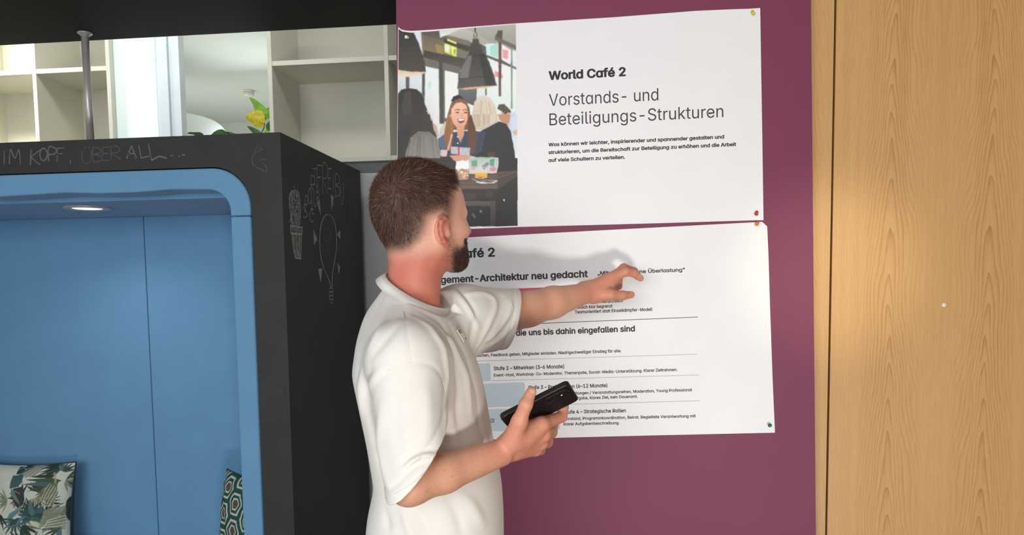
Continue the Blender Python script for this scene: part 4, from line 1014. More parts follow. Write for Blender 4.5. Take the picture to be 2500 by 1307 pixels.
def mesh_sdf(fn, lo, hi, h, B=20):
    lo = np.asarray(lo, float); n = np.ceil((np.asarray(hi) - lo) / h / B).astype(int)
    N = n * B + 1
    g = np.ones(tuple(N), np.float32)
    bx = np.stack(np.meshgrid(*[np.arange(k) for k in n], indexing='ij'), -1).reshape(-1, 3)
    cen = (lo + (bx * B + B / 2) * h).astype(np.float32); R = B * h * 0.87
    dc = np.concatenate([fn(cen[i:i + 20000], None, None) for i in range(0, len(cen), 20000)])
    off = np.stack(np.meshgrid(*[np.arange(B + 1)] * 3, indexing='ij'), -1).reshape(-1, 3)
    for b_, c_, d_ in zip(bx, cen, dc):
        sl = tuple(slice(k * B, k * B + B + 1) for k in b_)
        if abs(d_) > R * 1.5 + .012:
            if d_ < 0: g[sl] = np.where(g[sl] == 1.0, -1.0, g[sl])
            continue
        g[sl] = fn((lo + (b_ * B + off) * h).astype(np.float32), c_, R).reshape((B + 1,) * 3)
    s = g < 0
    cnt = np.zeros(tuple(N - 1), np.int8)
    for i in (0, 1):
        for j in (0, 1):
            for k in (0, 1): cnt += s[i:N[0] - 1 + i, j:N[1] - 1 + j, k:N[2] - 1 + k]
    act = np.argwhere((cnt > 0) & (cnt < 8)); idx = -np.ones(tuple(N - 1), np.int32)
    idx[act[:, 0], act[:, 1], act[:, 2]] = np.arange(len(act))
    acc = np.zeros((len(act), 3)); num = np.zeros(len(act))
    cor = [(i, j, k) for i in (0, 1) for j in (0, 1) for k in (0, 1)]
    val = {c_: g[act[:, 0] + c_[0], act[:, 1] + c_[1], act[:, 2] + c_[2]] for c_ in cor}
    for a in cor:
        for ax in range(3):
            if a[ax]: continue
            b_ = list(a); b_[ax] = 1; b_ = tuple(b_)
            va, vb = val[a], val[b_]; x = (va < 0) != (vb < 0)
            t = np.where(x, va / np.where(x, va - vb, 1), 0)
            pt_ = np.array(a, float) + t[:, None] * (np.array(b_) - np.array(a))
            acc += np.where(x[:, None], pt_, 0); num += x
    v = lo + (act + acc / num[:, None]) * h
    fs = []
    for ax in range(3):
        o1, o2 = [(1, 2), (2, 0), (0, 1)][ax]
        sl0 = [slice(None)] * 3; sl1 = [slice(None)] * 3; sl0[ax] = slice(0, -1); sl1[ax] = slice(1, None)
        x = np.argwhere(s[tuple(sl0)] != s[tuple(sl1)])
        x = x[(x[:, o1] > 0) & (x[:, o2] > 0) & (x[:, o1] < N[o1] - 1) & (x[:, o2] < N[o2] - 1)]
        e1 = np.zeros(3, int); e1[o1] = 1; e2 = np.zeros(3, int); e2[o2] = 1
        q = np.stack([idx[tuple((x - d_).T)] for d_ in (e1 + e2, e2, 0 * e1, e1)], 1)
        inside_first = s[tuple(x.T)]
        q[~inside_first] = q[~inside_first][:, ::-1]
        fs.append(q)
    f = np.concatenate(fs); f = f[(f >= 0).all(1)]
    return v, f
def grad(fn, p, e_=.0015):
    p = p.astype(np.float32); g = np.stack([fn(p + np.eye(3, dtype=np.float32)[i] * e_, None, None) - fn(p - np.eye(3, dtype=np.float32)[i] * e_, None, None) for i in range(3)], -1)
    return g / (np.linalg.norm(g, axis=1, keepdims=True) + 1e-9)

YM = 1.57
# ---- head frame
yaw, pit = math.radians(47), math.radians(8)
HF = np.array([math.cos(yaw) * math.cos(pit), math.sin(yaw) * math.cos(pit), math.sin(pit)])
HR = np.array([math.sin(yaw), -math.cos(yaw), 0.0])
HU = np.cross(HR, HF)
HA = np.array([HF, HR, HU]); HC = P(1019, 499, YM)
def h(f, r, u): return HC + f * HF + r * HR + u * HU
body = []
def C(a, b, ra, rb, k=.02): body.append(Cone(a, b, ra, rb, k))
def E_(c, r, k=.02, ax=None, sub=False): body.append(Ell(c, HA if ax is None else ax, r, k, sub))
E_(h(-.006, 0, -.006), (.095, .077, .096), .02)
E_(h(.040, 0, -.010), (.061, .063, .072), .03)
E_(h(.038, 0, -.072), (.054, .055, .066), .03)
for s_ in (-1, 1):
    C(h(.002, .048 * s_, -.092), h(.074, .014 * s_, -.124), .020, .018, .025)
    E_(h(.060, .042 * s_, -.064), (.026, .022, .020), .02)
    C(h(.097, .010 * s_, -.023), h(.076, .047 * s_, -.026), .0100, .009, .012)
E_(h(.075, 0, -.122), (.020, .024, .020), .02)
E_(h(.071, 0, -.096), (.026, .030, .030), .02)
for s_ in (-1, 1): E_(h(.099, .033 * s_, -.042), (.017, .019, .012), .010, sub=True)
for s_ in (-1, 1): E_(h(.079, .031 * s_, -.042), (.0125, .0125, .0125), .003)
C(h(.094, 0, -.034), h(.1175, 0, -.066), .0070, .0098, .008)
for s_ in (-1, 1): E_(h(.106, .011 * s_, -.069), (.011, .0075, .0075), .006)
E_(h(.095, 0, -.090), (.008, .021, .0055), .005); E_(h(.093, 0, -.100), (.009, .019, .006), .005)
# ears
for s_ in (-1, 1):
    E_(h(-.006, .080 * s_, -.061), (.017, .007, .026), .008)
    ch_ = [(.009, .079, -.050), (.007, .085, -.040), (-.004, .090, -.0355), (-.015, .094, -.041), (-.020, .096, -.054), (-.018, .094, -.068), (-.010, .089, -.080), (-.003, .084, -.086), (.003, .079, -.083)]
    for a, b_ in zip(ch_[:-1], ch_[1:]): C(h(a[0], a[1] * s_, a[2]), h(b_[0], b_[1] * s_, b_[2]), .0042, .0042, .005)
    E_(h(-.001, .084 * s_, -.084), (.006, .005, .007), .006)
    E_(h(-.0015, .0900 * s_, -.060), (.0125, .0095, .0175), .004, sub=True); E_(h(.003, .086 * s_, -.066), (.006, .008, .008), .003, sub=True)
    E_(h(.0115, .0795 * s_, -.064), (.0045, .0055, .007), .005)
# neck and hidden trunk
NB = P(1015, 750, 1.575)
NECK = Cone(h(-.014, 0, -.072), NB + [-.004, 0, .014], .0575, .0530, .03)
body.append(NECK)
SR, SL = P(992, 862, 1.405), P(1120, 800, 1.715)
C(NB + [0, .01, -.02], NB + [-.01, .01, -.09], .035, .04, .02)
C(SR + [0, .03, -.03], SL + [-.02, -.03, -.03], .038, .038, .02)
C(P(1015, 850, 1.57), P(1050, 1250, 1.60), .080, .085, .04)
C(P(1045, 1200, 1.57), P(1060, 1430, 1.57), .075, .075, .03); C(P(1045, 1200, 1.65), P(1060, 1430, 1.65), .075, .075, .03)
# right arm, hanging and bent, hand with the phone
ER, WR = P(1004, 1186, 1.335), P(1222, 1106, 1.455)
C(SR, ER, .044, .033, .02)
m1 = ER + (WR - ER) * .35
C(ER, m1, .0340, .0350, .015); C(m1, WR, .0350, .0265, .012)
C(ER + [-.010, .0, -.008], ER, .028, .033, .01)
def lens(a, b_, ra, rb, k=.01): C(P(*a), P(*b_), ra, rb, k)
# palm and metacarpals
lens((1232, 1100, 1.50), (1270, 1062, 1.465), .0270, .0260, .012)
lens((1262, 1078, 1.465), (1322, 1038, 1.480), .0200, .0155, .012)
lens((1262, 1085, 1.472), (1326, 1062, 1.495), .0200, .0150, .012)
lens((1258, 1094, 1.478), (1320, 1082, 1.508), .0195, .0140, .012)
lens((1250, 1102, 1.480), (1306, 1099, 1.516), .0180, .0125, .012)
lens((1285, 1060, 1.470), (1300, 1050, 1.475), .0200, .0180, .012)
# thumb
lens((1250, 1076, 1.447), (1268, 1030, 1.428), .0205, .0150, .014)
lens((1268, 1030, 1.428), (1284, 988, 1.420), .0140, .0122, .008)
lens((1284, 988, 1.420), (1297, 957, 1.428), .0122, .0098, .006)
# index finger along the lower edge, the others curl under the phone
lens((1322, 1036, 1.480), (1371, 1018, 1.535), .0142, .0112, .008)
lens((1371, 1018, 1.535), (1376, 994, 1.545), .0108, .0098, .005)
lens((1376, 994, 1.545), (1360, 984, 1.530), .0098, .0088, .004)
for (x0, y0, Y0), (x1, y1), (x2, y2), r_ in (((1327, 1060, 1.495), (1346, 1056), (1352, 1030), .0118), ((1321, 1081, 1.508), (1336, 1080), (1340, 1054), .0112), ((1308, 1098, 1.516), (1319, 1099), (1322, 1076), .0102)):
    lens((x0, y0, Y0), (x1, y1, Y0 + .045), r_ + .002, r_, .006); lens((x1, y1, Y0 + .045), (x2, y2, Y0 + .072), r_, r_ - .001, .004); lens((x2, y2, Y0 + .072), (x2 - 18, y2 - 12, Y0 + .07), r_ - .001, r_ - .002, .004)
# left arm reaching to the poster
EL, WL = P(1290, 755, 1.845), P(1440, 714, 1.965)
C(SL, EL, .048, .041, .02)
m2 = EL + (WL - EL) * .38
C(EL, m2, .0400, .0385, .015); C(m2, WL, .0385, .0240, .012)
C(P(1425, 702, 1.958), P(1436, 700, 1.966), .0150, .0150, .012)
LH = 1.985
lens((1444, 714, 1.968), (1480, 692, LH), .0235, .0215, .012)
lens((1452, 706, 1.972), (1494, 680, LH), .0190, .0150, .012)
lens((1450, 708, 1.985), (1500, 676, LH + .022), .0190, .0145, .012)
lens((1452, 714, 1.995), (1498, 690, LH + .040), .0180, .0135, .012)
lens((1452, 720, 2.000), (1492, 704, LH + .052), .0165, .0120, .012)
lens((1492, 680, LH), (1527, 664, 1.990), .0138, .0112, .008)
lens((1527, 664, 1.990), (1548, 668, 2.003), .0108, .0098, .005)
lens((1548, 668, 2.003), (1564, 680, 2.014), .0098, .0082, .004)
lens((1500, 676, LH + .022), (1523, 654.5, LH + .030), .0135, .0115, .008)
lens((1523, 654.5, LH + .030), (1548, 662, LH + .052), .0110, .0098, .005)
lens((1548, 662, LH + .052), (1556, 676, LH + .060), .0095, .0085, .004)
for (x0, y0, Y0), (x1, y1), (x2, y2), r_ in (((1496, 690, LH + .040), (1509, 684), (1510, 699), .0112), ((1489, 704, LH + .052), (1500, 699), (1502, 709), .0100)):
    lens((x0, y0, Y0), (x1, y1, Y0 + .012), r_ + .001, r_, .006); lens((x1, y1, Y0 + .012), (x2, y2, Y0 + .018), r_, r_ - .001, .004)
lens((1454, 722, 1.968), (1490, 720, 1.960), .0190, .0145, .014)
lens((1490, 720, 1.960), (1520, 722, 1.975), .0135, .0115, .008)
lens((1520, 722, 1.975), (1541, 720, 1.990), .0112, .0090, .005)
def body_fn(p, c, R): return union(body, p, c, R)
allp = np.array([q.c - q.R for q in body]).min(0) - .01, np.array([q.c + q.R for q in body]).max(0) + .01
VH = 0.0024
bv, bf = mesh_sdf(body_fn, allp[0], allp[1], VH)

# ---- skin colour
loc = (bv - HC) @ HA.T
f_, r_, u_ = loc.T
def project_np(v):
    c_ = (v - CAM) @ RW
    return np.stack([PPX - F * c_[:, 0] / c_[:, 2], PPY + F * c_[:, 1] / c_[:, 2]], 1)
mir = HC + np.stack([f_, np.abs(r_), u_], 1) @ HA     # both halves judged by the right half's outline
pm = project_np(mir)
def sdist(pts, poly):                # signed distance in px, positive inside
    poly = np.array(poly, float); d = np.full(len(pts), 1e9)
    for a, b_ in zip(poly, np.roll(poly, -1, 0)):
        ab = b_ - a; t = np.clip(((pts - a) @ ab) / (ab @ ab), 0, 1); d = np.minimum(d, np.linalg.norm(pts - a - t[:, None] * ab, axis=1))
    return np.where(inside(pts[:, 0], pts[:, 1], poly), d, -d)
HAIRP = [(1160, 398), (1106, 414), (1117, 445), (1123, 487), (1117, 520), (1110, 545), (1103, 566), (1088, 566), (1084, 545), (1074, 531), (1056, 538), (1046, 570), (1032, 596), (1008, 618), (985, 626), (950, 628), (860, 620), (860, 350), (1160, 350)]
BEARDP = [(1102, 548), (1108, 575), (1119, 592), (1130, 598), (1134, 580), (1150, 578), (1160, 640), (1150, 680), (1095, 705), (1082, 690), (1084, 640), (1090, 590), (1093, 556)]
near = (np.linalg.norm(loc, axis=1) < .19) & (u_ > -.17)
hd = np.where(near, sdist(pm, HAIRP), -99); bd = np.where(near, sdist(pm, BEARDP), -99)
hd = np.where((u_ < -.10) & (f_ > .0), -99, hd)
bd = np.where(f_ > -.005, bd, -99)
earv = (np.abs(r_) > .0770) & (u_ < -.020) & (f_ < .022) & (f_ > -.03); hd = np.where(earv, -99, hd); bd = np.where(earv, -99, bd)
def sstep(a, b_, x): t = np.clip((x - a) / (b_ - a), 0, 1); return t * t * (3 - 2 * t)
SK = lin_np(np.array([[226, 172, 150], [200, 116, 97], [214, 140, 116], [216, 164, 134], [92, 70, 58], [60, 44, 36], [182, 96, 90]], float))
n0 = np.sin(bv[:, 0] * 91 + 2 * np.sin(bv[:, 2] * 53)) * np.sin(bv[:, 1] * 77 + np.sin(bv[:, 0] * 60)) * .5 + .5
arm = sstep(-.02, .04, (bv[:, 2] < 1.46) * 1.0 * .05)
c = np.empty((len(bv), 3)); c[:] = SK[0]
def mixc(k, t): global c; t = np.clip(t, 0, 1)[:, None]; c = c * (1 - t) + SK[k] * t
mixc(3, .9 * ((np.linalg.norm(loc, axis=1) > .24)))
handR = np.linalg.norm(bv - P(1300, 1050, 1.48), axis=1); handL = np.linalg.norm(bv - P(1505, 700, 1.98), axis=1)
mixc(2, .75 * sstep(.16, .05, np.minimum(handR, handL)))
nk = sstep(-.075, -.115, u_ + .35 * np.maximum(f_, 0)) * sstep(.06, .02, f_) * (np.linalg.norm(loc, axis=1) < .3)
mixc(1, nk * (.8 + .2 * n0))
ear = sstep(.078, .086, np.abs(r_)) * (np.abs(f_) < .04) * (np.abs(u_ + .06) < .05)
mixc(1, ear * .9)
mixc(2, .6 * sstep(.03, .012, np.linalg.norm(loc - [.118, 0, -.066], axis=1)))
mixc(6, .8 * sstep(.022, .012, np.linalg.norm((loc - [.108, 0, -.095]) * [1, .8, 1.6], axis=1)))
mixc(2, .35 * n0 * (u_ < -.2))
front_edge = sstep(1085, 1110, pm[:, 0])
mixc(4, sstep(-3, 26, hd) * .8); mixc(5, sstep(14, 60, hd) * .8)
dens = sstep(1094, 1122, pm[:, 0]) * sstep(590, 625, pm[:, 1]) * .95 + .20 + .9 * sstep(1124, 1136, pm[:, 0]) * sstep(572, 582, pm[:, 1])
mixc(4, sstep(-4, 10, bd) * np.clip(dens, 0, 1) * .8); mixc(5, sstep(2, 14, bd) * np.clip(dens - .3, 0, 1) * .8)
# moles on the forearms
for mp in ((1084, 1150, 1.33), (1104, 1163, 1.35), (1042, 1200, 1.32)):
    q_ = P(*mp); dd = np.linalg.norm(project_np(bv) - mp[:2], axis=1); mixc(5, .35 * sstep(3.5, 1.5, dd) * (np.linalg.norm(bv - q_, axis=1) < .08))
for tp, rr_ in ((P(1301, 958, 1.424), .0075), (P(1541, 714, 1.984), .006), (P(1562, 674, 2.006), .005)):    # nails
    dn = np.linalg.norm(bv - tp, axis=1); c = c * (1 - .45 * sstep(rr_, rr_ * .7, dn)[:, None]) + np.array(lin((238, 196, 182))) * .45 * sstep(rr_, rr_ * .7, dn)[:, None]
M_SKIN = mat_attr('skin', 0.5, 0.35, noise=.05, nscale=220, bump=.12, bscale=420, sss=.06)
man = thing('person', 'man in white oversized t-shirt with short brown hair and beard pointing at the posters', 'person', (P(1050, 1250, 1.57)[0], 1.57, 0))
obj('body', bv, bf, M_SKIN, man, smooth=True, cols=c)
# eyes
for s_ in (-1, 1):
    MB().lathe(h(.0875, .0315 * s_, -.042), HF, [(-.006, .009), (-.001, .0088), (.0035, .0065), (.0052, .003), (.0054, .0005)], 16).build('eye', mat('eye_white', (226, 218, 210), .2), man, smooth=True)
    MB().lathe(h(.0925, .0318 * s_, -.042), HF, [(-.001, .0045), (.0002, .0044), (.0006, .001)], 16).build('iris', mat('iris', (74, 88, 92), .2), man, smooth=True)

# ---- hair and beard: short separate strands
bn = None
def strands(sel, count, dirf, length, lift, width, colfn, name, material, seed):
    R_ = np.random.default_rng(seed)
    ids = R_.choice(sel, count); p = bv[ids]; n = grad(body_fn, p)
    rt = R_.normal(0, 1, p.shape); rt -= n * (rt * n).sum(1, keepdims=True)
    p = p + rt * VH * .5 - n * .0006
    d = dirf(ids, p, n); d -= n * (d * n).sum(1, keepdims=True); d /= np.linalg.norm(d, axis=1, keepdims=True) + 1e-9
    L = length(ids) * R_.uniform(.65, 1.15, count); li = lift(ids) + R_.normal(0, .05, count)
    d2 = d + R_.normal(0, .13, p.shape); 
    a = p; b_ = p + (d2 * .55 + n * (li[:, None] * .7)) * L[:, None] * .55; e2 = p + (d2 * 1.0 + n * (li[:, None] * .75)) * L[:, None]
    side = np.cross(d2, n); side /= np.linalg.norm(side, axis=1, keepdims=True) + 1e-9
    side = side + n * R_.normal(0, .5, (count, 1)); side /= np.linalg.norm(side, axis=1, keepdims=True)
    w = width * R_.uniform(.7, 1.3, (count, 1))
    v = np.stack([a - side * w, a + side * w, b_ - side * w * .85, b_ + side * w * .85, e2 - side * w * .15, e2 + side * w * .15], 1)
    base = np.arange(count)[:, None] * 6
    f = np.concatenate([base + [0, 1, 3, 2], base + [2, 3, 5, 4]])
    col = np.repeat(colfn(ids, R_), 6, 0)
    return obj(name, v.reshape(-1, 3), f, material, man, smooth=True, cols=col)
WH = np.array([-.078, .040, .034])
def hair_dir(ids, p, n):
    l = (p - HC) @ HA.T; d = l - WH
    d = d / (np.linalg.norm(d, axis=1, keepdims=True) + 1e-6)
    nn = n @ HA.T; sw = np.cross(nn, d)
    d = d + .9 * sw * np.exp(-np.linalg.norm(l - WH, axis=1, keepdims=True) / .028)
    d[:, 2] -= .25 * (np.abs(l[:, 1]) > .05)
    d += .28 * np.stack([np.sin(l[:, 2] * 190 + 3 * np.sin(l[:, 0] * 120)), np.sin(l[:, 0] * 170 + 2.5 * np.sin(l[:, 1] * 140)), np.sin(l[:, 1] * 200 + 2 * np.sin(l[:, 2] * 150))], 1)
    return d @ HA
def hair_len(ids):
    top = sstep(.0, .055, u_[ids]); e_ = sstep(2, 60, hd[ids]); ft = sstep(.03, .08, f_[ids]) * sstep(.03, .06, u_[ids])
    nw = sstep(.0, .03, np.linalg.norm(loc[ids] - WH, axis=1)); return ((.0022 + .010 * e_ ** 1.5) * (1 - top) + top * .018 + ft * .010) * (.55 + .45 * nw)
def hair_lift(ids): return .10 + .08 * sstep(.02, .06, u_[ids]) + .75 * sstep(.045, .08, f_[ids]) * sstep(.035, .06, u_[ids])
HCOL = lin_np(np.array([[56, 38, 30], [84, 58, 46], [112, 82, 66], [150, 120, 104]], float))
def hair_col(ids, R_):
    k = R_.choice(4, len(ids), p=[.38, .38, .18, .06]); return HCOL[k]
M_HAIR = mat_attr('hair', 0.5, 0.3)
ok_h = np.where(hd > -1)[0]
# thinner towards the faded edges
prob = sstep(-4, 30, hd[ok_h]) * .85 + .15; ok_h = ok_h[np.random.default_rng(1).random(len(ok_h)) < prob]
strands(ok_h, 80000, hair_dir, hair_len, hair_lift, .00029, hair_col, 'hair', M_HAIR, 2)
def beard_dir(ids, p, n):
    d = np.zeros_like(p); d += -HU * 1.0 + HF * .35; return d
ok_b = np.where(bd > -2)[0]
pr = sstep(-3, 8, bd[ok_b]) * np.clip(dens[ok_b], .05, 1); ok_b = ok_b[np.random.default_rng(3).random(len(ok_b)) < pr]
strands(ok_b, 16000, beard_dir, lambda i: .002 + .006 * np.clip(dens[i], 0, 1), lambda i: .25 + 0 * i, .00026, lambda i, R_: HCOL[R_.choice(3, len(i), p=[.55, .35, .1])] * .8, 'beard', M_HAIR, 4)
for s_ in (-1, 1):
    eb = np.where((np.abs(u_ + .0205) < .005) & (f_ > .068) & (r_ * s_ > .012) & (r_ * s_ < .05))[0]
    strands(eb, 150, lambda i, p, n: np.sign(r_[i])[:, None] * HR - .5 * HF + .2 * HU, lambda i: .008 + 0 * i, lambda i: .25 + 0 * i, .0004, lambda i, R_: HCOL[R_.choice(3, len(i))], 'eyebrow', M_HAIR, 5)
# ------------------------------------------------------------------ clothes
rows = [(650, 985, 1065, .02, 1.57), (676, 960, 1080, .035, 1.57), (700, 940, 1090, .048, 1.57), (725, 924, 1082, .058, 1.57), (760, 900, 1094, .090, 1.572), (790, 892, 1116, .122, 1.572), (830, 885, 1136, .158, 1.575), (905, 876, 1166, .178, 1.58), (966, 888, 1180, .176, 1.585), (1073, 908, 1200, .164, 1.60),
        (1180, 924, 1222, .156, 1.61), (1250, 908, 1227, .155, 1.61), (1307, 902, 1228, .155, 1.61), (1440, 902, 1226, .155, 1.61)]
tb = []
for y, xl, xr, b_, cy in rows:
    a, q_ = P(xl, y, cy), P(xr, y, cy); tb.append((a[2] / 2 + q_[2] / 2, (a[0] + q_[0]) / 2, (q_[0] - a[0]) / 2, b_, cy))
tb = np.array(tb)[::-1]
zz_ = np.linspace(tb[0, 0], tb[-1, 0], 400); tbl = np.stack([np.interp(zz_, tb[:, 0], tb[:, k]) for k in (1, 2, 3, 4)], 1)
for _ in range(3):
    kk = np.ones(13) / 13; tbl = np.stack([np.convolve(np.pad(tbl[:, k], 6, 'edge'), kk, 'valid') for k in range(4)], 1)
def loft(p):
    t = np.clip((p[:, 2] - zz_[0]) / (zz_[-1] - zz_[0]) * 399, 0, 398.999); i = t.astype(int); w = (t - i)[:, None]
    q_ = tbl[i] * (1 - w) + tbl[i + 1] * w
    ex = 2.25
    s_ = (np.abs((p[:, 0] - q_[:, 0]) / q_[:, 1]) ** ex + np.abs((p[:, 1] - q_[:, 3]) / q_[:, 2]) ** ex + 1e-9) ** (1 / ex)
    return (s_ - 1) * np.minimum(q_[:, 1], q_[:, 2])
HEMZ = 0.93
def plane(a, b_, v, toward):
    n = np.cross(np.asarray(b_) - a, v); n /= np.linalg.norm(n)
    if n @ (np.asarray(toward) - a) < 0: n = -n
    return np.asarray(a), n
cpR = plane(P(1082, 1104, 1.31), P(941, 1243, 1.31), np.array([-.30, 1, .30]), P(1200, 1300, 1.31))
cpL = plane(P(1268, 710, 1.84), P(1228, 862, 1.84), np.array([-.28, 1, .05]), P(1500, 780, 1.84))
SRs, CRs = P(990, 876, 1.40), P(1034, 1290, 1.33)
SLs, CLs = P(1128, 777, 1.70), P(1300, 780, 1.885)
sleeveR = [Cone(SRs, CRs, .0690, .0600, .03), Cone(P(1010, 905, 1.47), P(1020, 960, 1.46), .08, .06, .05)]
sleeveL = [Cone(SLs, CLs, .068, .0735, .03), Cone(P(1095, 794, 1.66), P(1165, 790, 1.77), .060, .055, .04)]
armR = Cone(ER, WR, .0365, .029); armR2 = Cone(SR, ER, .048, .037); armL = Cone(SL, EL, .048, .041); armL2 = Cone(EL, WL, .040, .03)
yoke = [Cone(NB + [-.008, -.02, -.064], SRs, .054, .066, .04), Cone(NB + [0, .02, -.058], SLs, .056, .068, .04)]
COLF, COLB = P(1094, 762, 1.60), P(945, 684, 1.56)
cpN = plane(COLF, COLB, np.array([.0, 1, .20]) * 1.0, COLF + [0, 0, 1])
FOLDS = []
def fold(pxs, Y, amp, w, taper=True): FOLDS.append((pxs, Y, amp, w, taper))
def shirt_base(p, f=0.0):
    d = loft(p) - f
    d = np.maximum(d, HEMZ - p[:, 2])
    for q_ in yoke: d = smin(d, q_.d(p) - f, q_.k)
    sl = smin(sleeveR[0].d(p), sleeveR[1].d(p), .05) - f; pdR = (p - cpR[0]) @ cpR[1]
    cav = np.maximum(sl + .009, -.045 - pdR); sl = sl + .0022 * np.exp(-((pdR + .022) / .0032) ** 2); sl = smax(sl, pdR, .005); sl = smax(sl, -cav, .003)
    sl2 = smin(sleeveL[0].d(p), sleeveL[1].d(p), .05) - f; pdL = (p - cpL[0]) @ cpL[1]
    cav = np.maximum(sl2 + .009, -.045 - pdL); sl2 = sl2 + .0020 * np.exp(-((pdL + .020) / .0032) ** 2); sl2 = smax(sl2, pdL, .005); sl2 = smax(sl2, -cav, .003)
    d = smin(d, sl, .022); d = smin(d, sl2, .03)
    return d, pdR, pdL
def raymarch(px, py, y0=1.15):
    px = np.asarray(px, float); r = np.stack([ray(a, b_) for a, b_ in zip(px, py)]); r /= np.linalg.norm(r, axis=1, keepdims=True)
    t = np.full(len(px), y0)
    for _ in range(90):
        d = shirt_base((CAM + r * t[:, None]))[0]; t = np.minimum(t + np.clip(d, -.02, .03) * .7, 2.3)
    hit = np.abs(shirt_base(CAM + r * t[:, None])[0]) < .006
    return CAM + r * t[:, None], hit
fold_data = []
def bake_folds():
    for pxs, Y, amp, w, taper in FOLDS:
        pxs = np.array(pxs, float); seg = np.linalg.norm(np.diff(pxs, axis=0), axis=1); s = np.concatenate([[0], np.cumsum(seg)])
        t = np.arange(0, s[-1], 6.0); x = np.interp(t, s, pxs[:, 0]); y = np.interp(t, s, pxs[:, 1])
        q_, hit = raymarch(x, y)
        if hit.sum() < 3: continue
        q_ = q_[hit]
        for _ in range(4): q_[1:-1] = (q_[:-2] + 2 * q_[1:-1] + q_[2:]) / 4
        t = t[hit]; tt = (t - t[0]) / (t[-1] - t[0] + 1e-9)
        k = np.sin(np.pi * np.clip(tt * .9 + .05, 0, 1)) ** .7 if taper else np.ones(len(q_))
        fold_data.append((q_.astype(np.float32), (k * amp).astype(np.float32), w))
def folds(p, c, R):
    o = np.zeros(len(p), np.float32)
    for q_, k, w in fold_data:
        if c is not None:
            near_ = np.linalg.norm(q_ - c, axis=1).min() < R + 4 * w
            if not near_: continue
        best = np.full(len(p), 9.0, np.float32); am = np.zeros(len(p), np.float32)
        for a, b_, ka, kb in zip(q_[:-1], q_[1:], k[:-1], k[1:]):
            if np.linalg.norm(b_ - a) > .05: continue
            ab = b_ - a; t = np.clip(((p - a) @ ab) / (ab @ ab + 1e-12), 0, 1)
            d = np.linalg.norm(p - a - t[:, None] * ab, axis=1); m_ = d < best
            best = np.where(m_, d, best); am = np.where(m_, ka + (kb - ka) * t, am)
        o += am * np.exp(-(best / w) ** (2.0 if k[len(k) // 2] > 0 else 1.4))
    return o
# ridges (+) and valleys (-) of the cloth, as they run over the shirt
R_, V_ = .0055, -.0060
for pts, amp, w in [
    ([(985, 735), (992, 800), (1000, 850), (1004, 884)], -.0018, .0035),                       # shoulder seam
    ([(1002, 888), (1030, 886), (1062, 895), (1082, 925), (1088, 960)], -.0030, .005),       # armhole seam
    ([(1002, 888), (960, 900), (925, 925), (905, 950)], -.0025, .006),
    ([(905, 900), (893, 950), (897, 1000), (910, 1060), (925, 1130)], -.008, .012),         # sleeve against the back
    ([(885, 900), (878, 960), (884, 1020)], .005, .012),
    ([(930, 905), (905, 935), (898, 965)], .005, .010),
    ([(945, 700), (925, 740), (905, 790)], -.004, .010), ([(965, 745), (930, 800), (900, 850)], .005, .013), ([(975, 790), (940, 830), (900, 880)], -.005, .012),
    ([(1000, 770), (1050, 800), (1083, 850), (1092, 920), (1085, 990)], .008, .012), ([(1010, 745), (1075, 790), (1110, 860), (1120, 950), (1112, 1040)], -.006, .013),
    ([(1045, 775), (1100, 830), (1140, 920), (1150, 1010)], .006, .014), ([(1095, 790), (1140, 870), (1165, 960), (1172, 1040)], -.005, .013),
    ([(1088, 930), (1084, 1000), (1080, 1060)], -.005, .012), ([(1100, 1000), (1105, 1070), (1120, 1110)], .005, .015),
    ([(1060, 1108), (1030, 1113), (1000, 1130), (985, 1148)], .009, .009), ([(1070, 1100), (1035, 1100), (1005, 1112), (978, 1140)], -.010, .008), ([(1050, 1122), (1010, 1135), (985, 1155)], -.009, .008),
    ([(930, 1000), (925, 1080), (940, 1160), (955, 1200)], .006, .018), ([(965, 950), (968, 1050), (975, 1120)], -.0035, .02), ([(1040, 930), (1045, 1010), (1042, 1080)], .004, .02),
    ([(1020, 1245), (1045, 1290), (1060, 1310)], -.008, .012), ([(985, 1250), (1000, 1290), (1010, 1320)], .006, .014), ([(1110, 1200), (1150, 1230), (1180, 1280)], .005, .016), ([(1090, 1210), (1120, 1260), (1130, 1310)], -.006, .014), ([(940, 1250), (950, 1300)], -.006, .012),
    ([(1160, 1000), (1185, 1080), (1190, 1130)], -.004, .012),
    # left sleeve
    ([(1105, 705), (1135, 740), (1160, 780), (1168, 800)], .006, .010), ([(1120, 705), (1155, 750), (1165, 790)], -.005, .008),
    ([(1140, 718), (1180, 716), (1207, 728), (1210, 755), (1190, 800), (1165, 850)], .007, .010), ([(1225, 725), (1222, 760), (1200, 810), (1170, 850)], -.007, .009),
    ([(1245, 735), (1248, 760), (1225, 800), (1185, 845)], .006, .010), ([(1252, 770), (1230, 800), (1200, 835), (1165, 852)], -.007, .008), ([(1255, 790), (1225, 825), (1190, 848)], .006, .009),
    ([(1158, 780), (1152, 820), (1148, 850)], -.006, .010)]:
    fold(pts, None, amp * 1.15, max(w * .72, .0032))
bake_folds()
cc0 = (P(1092, 747, 1.60) + P(947, 672, 1.56)) / 2
A_ = P(1095, 750, 1.60) - cc0; B_ = np.array([.004, -.0715, -.013])
up_ = np.cross(A_, -B_); up_ = up_ / np.linalg.norm(up_); up_ = up_ if up_[2] > 0 else -up_
Al, Bl = np.linalg.norm(A_), np.linalg.norm(B_); Ah, Bh = A_ / Al, B_ / Bl
NK2 = Cone(h(-.014, 0, -.072), NB, .0575, .0645); 
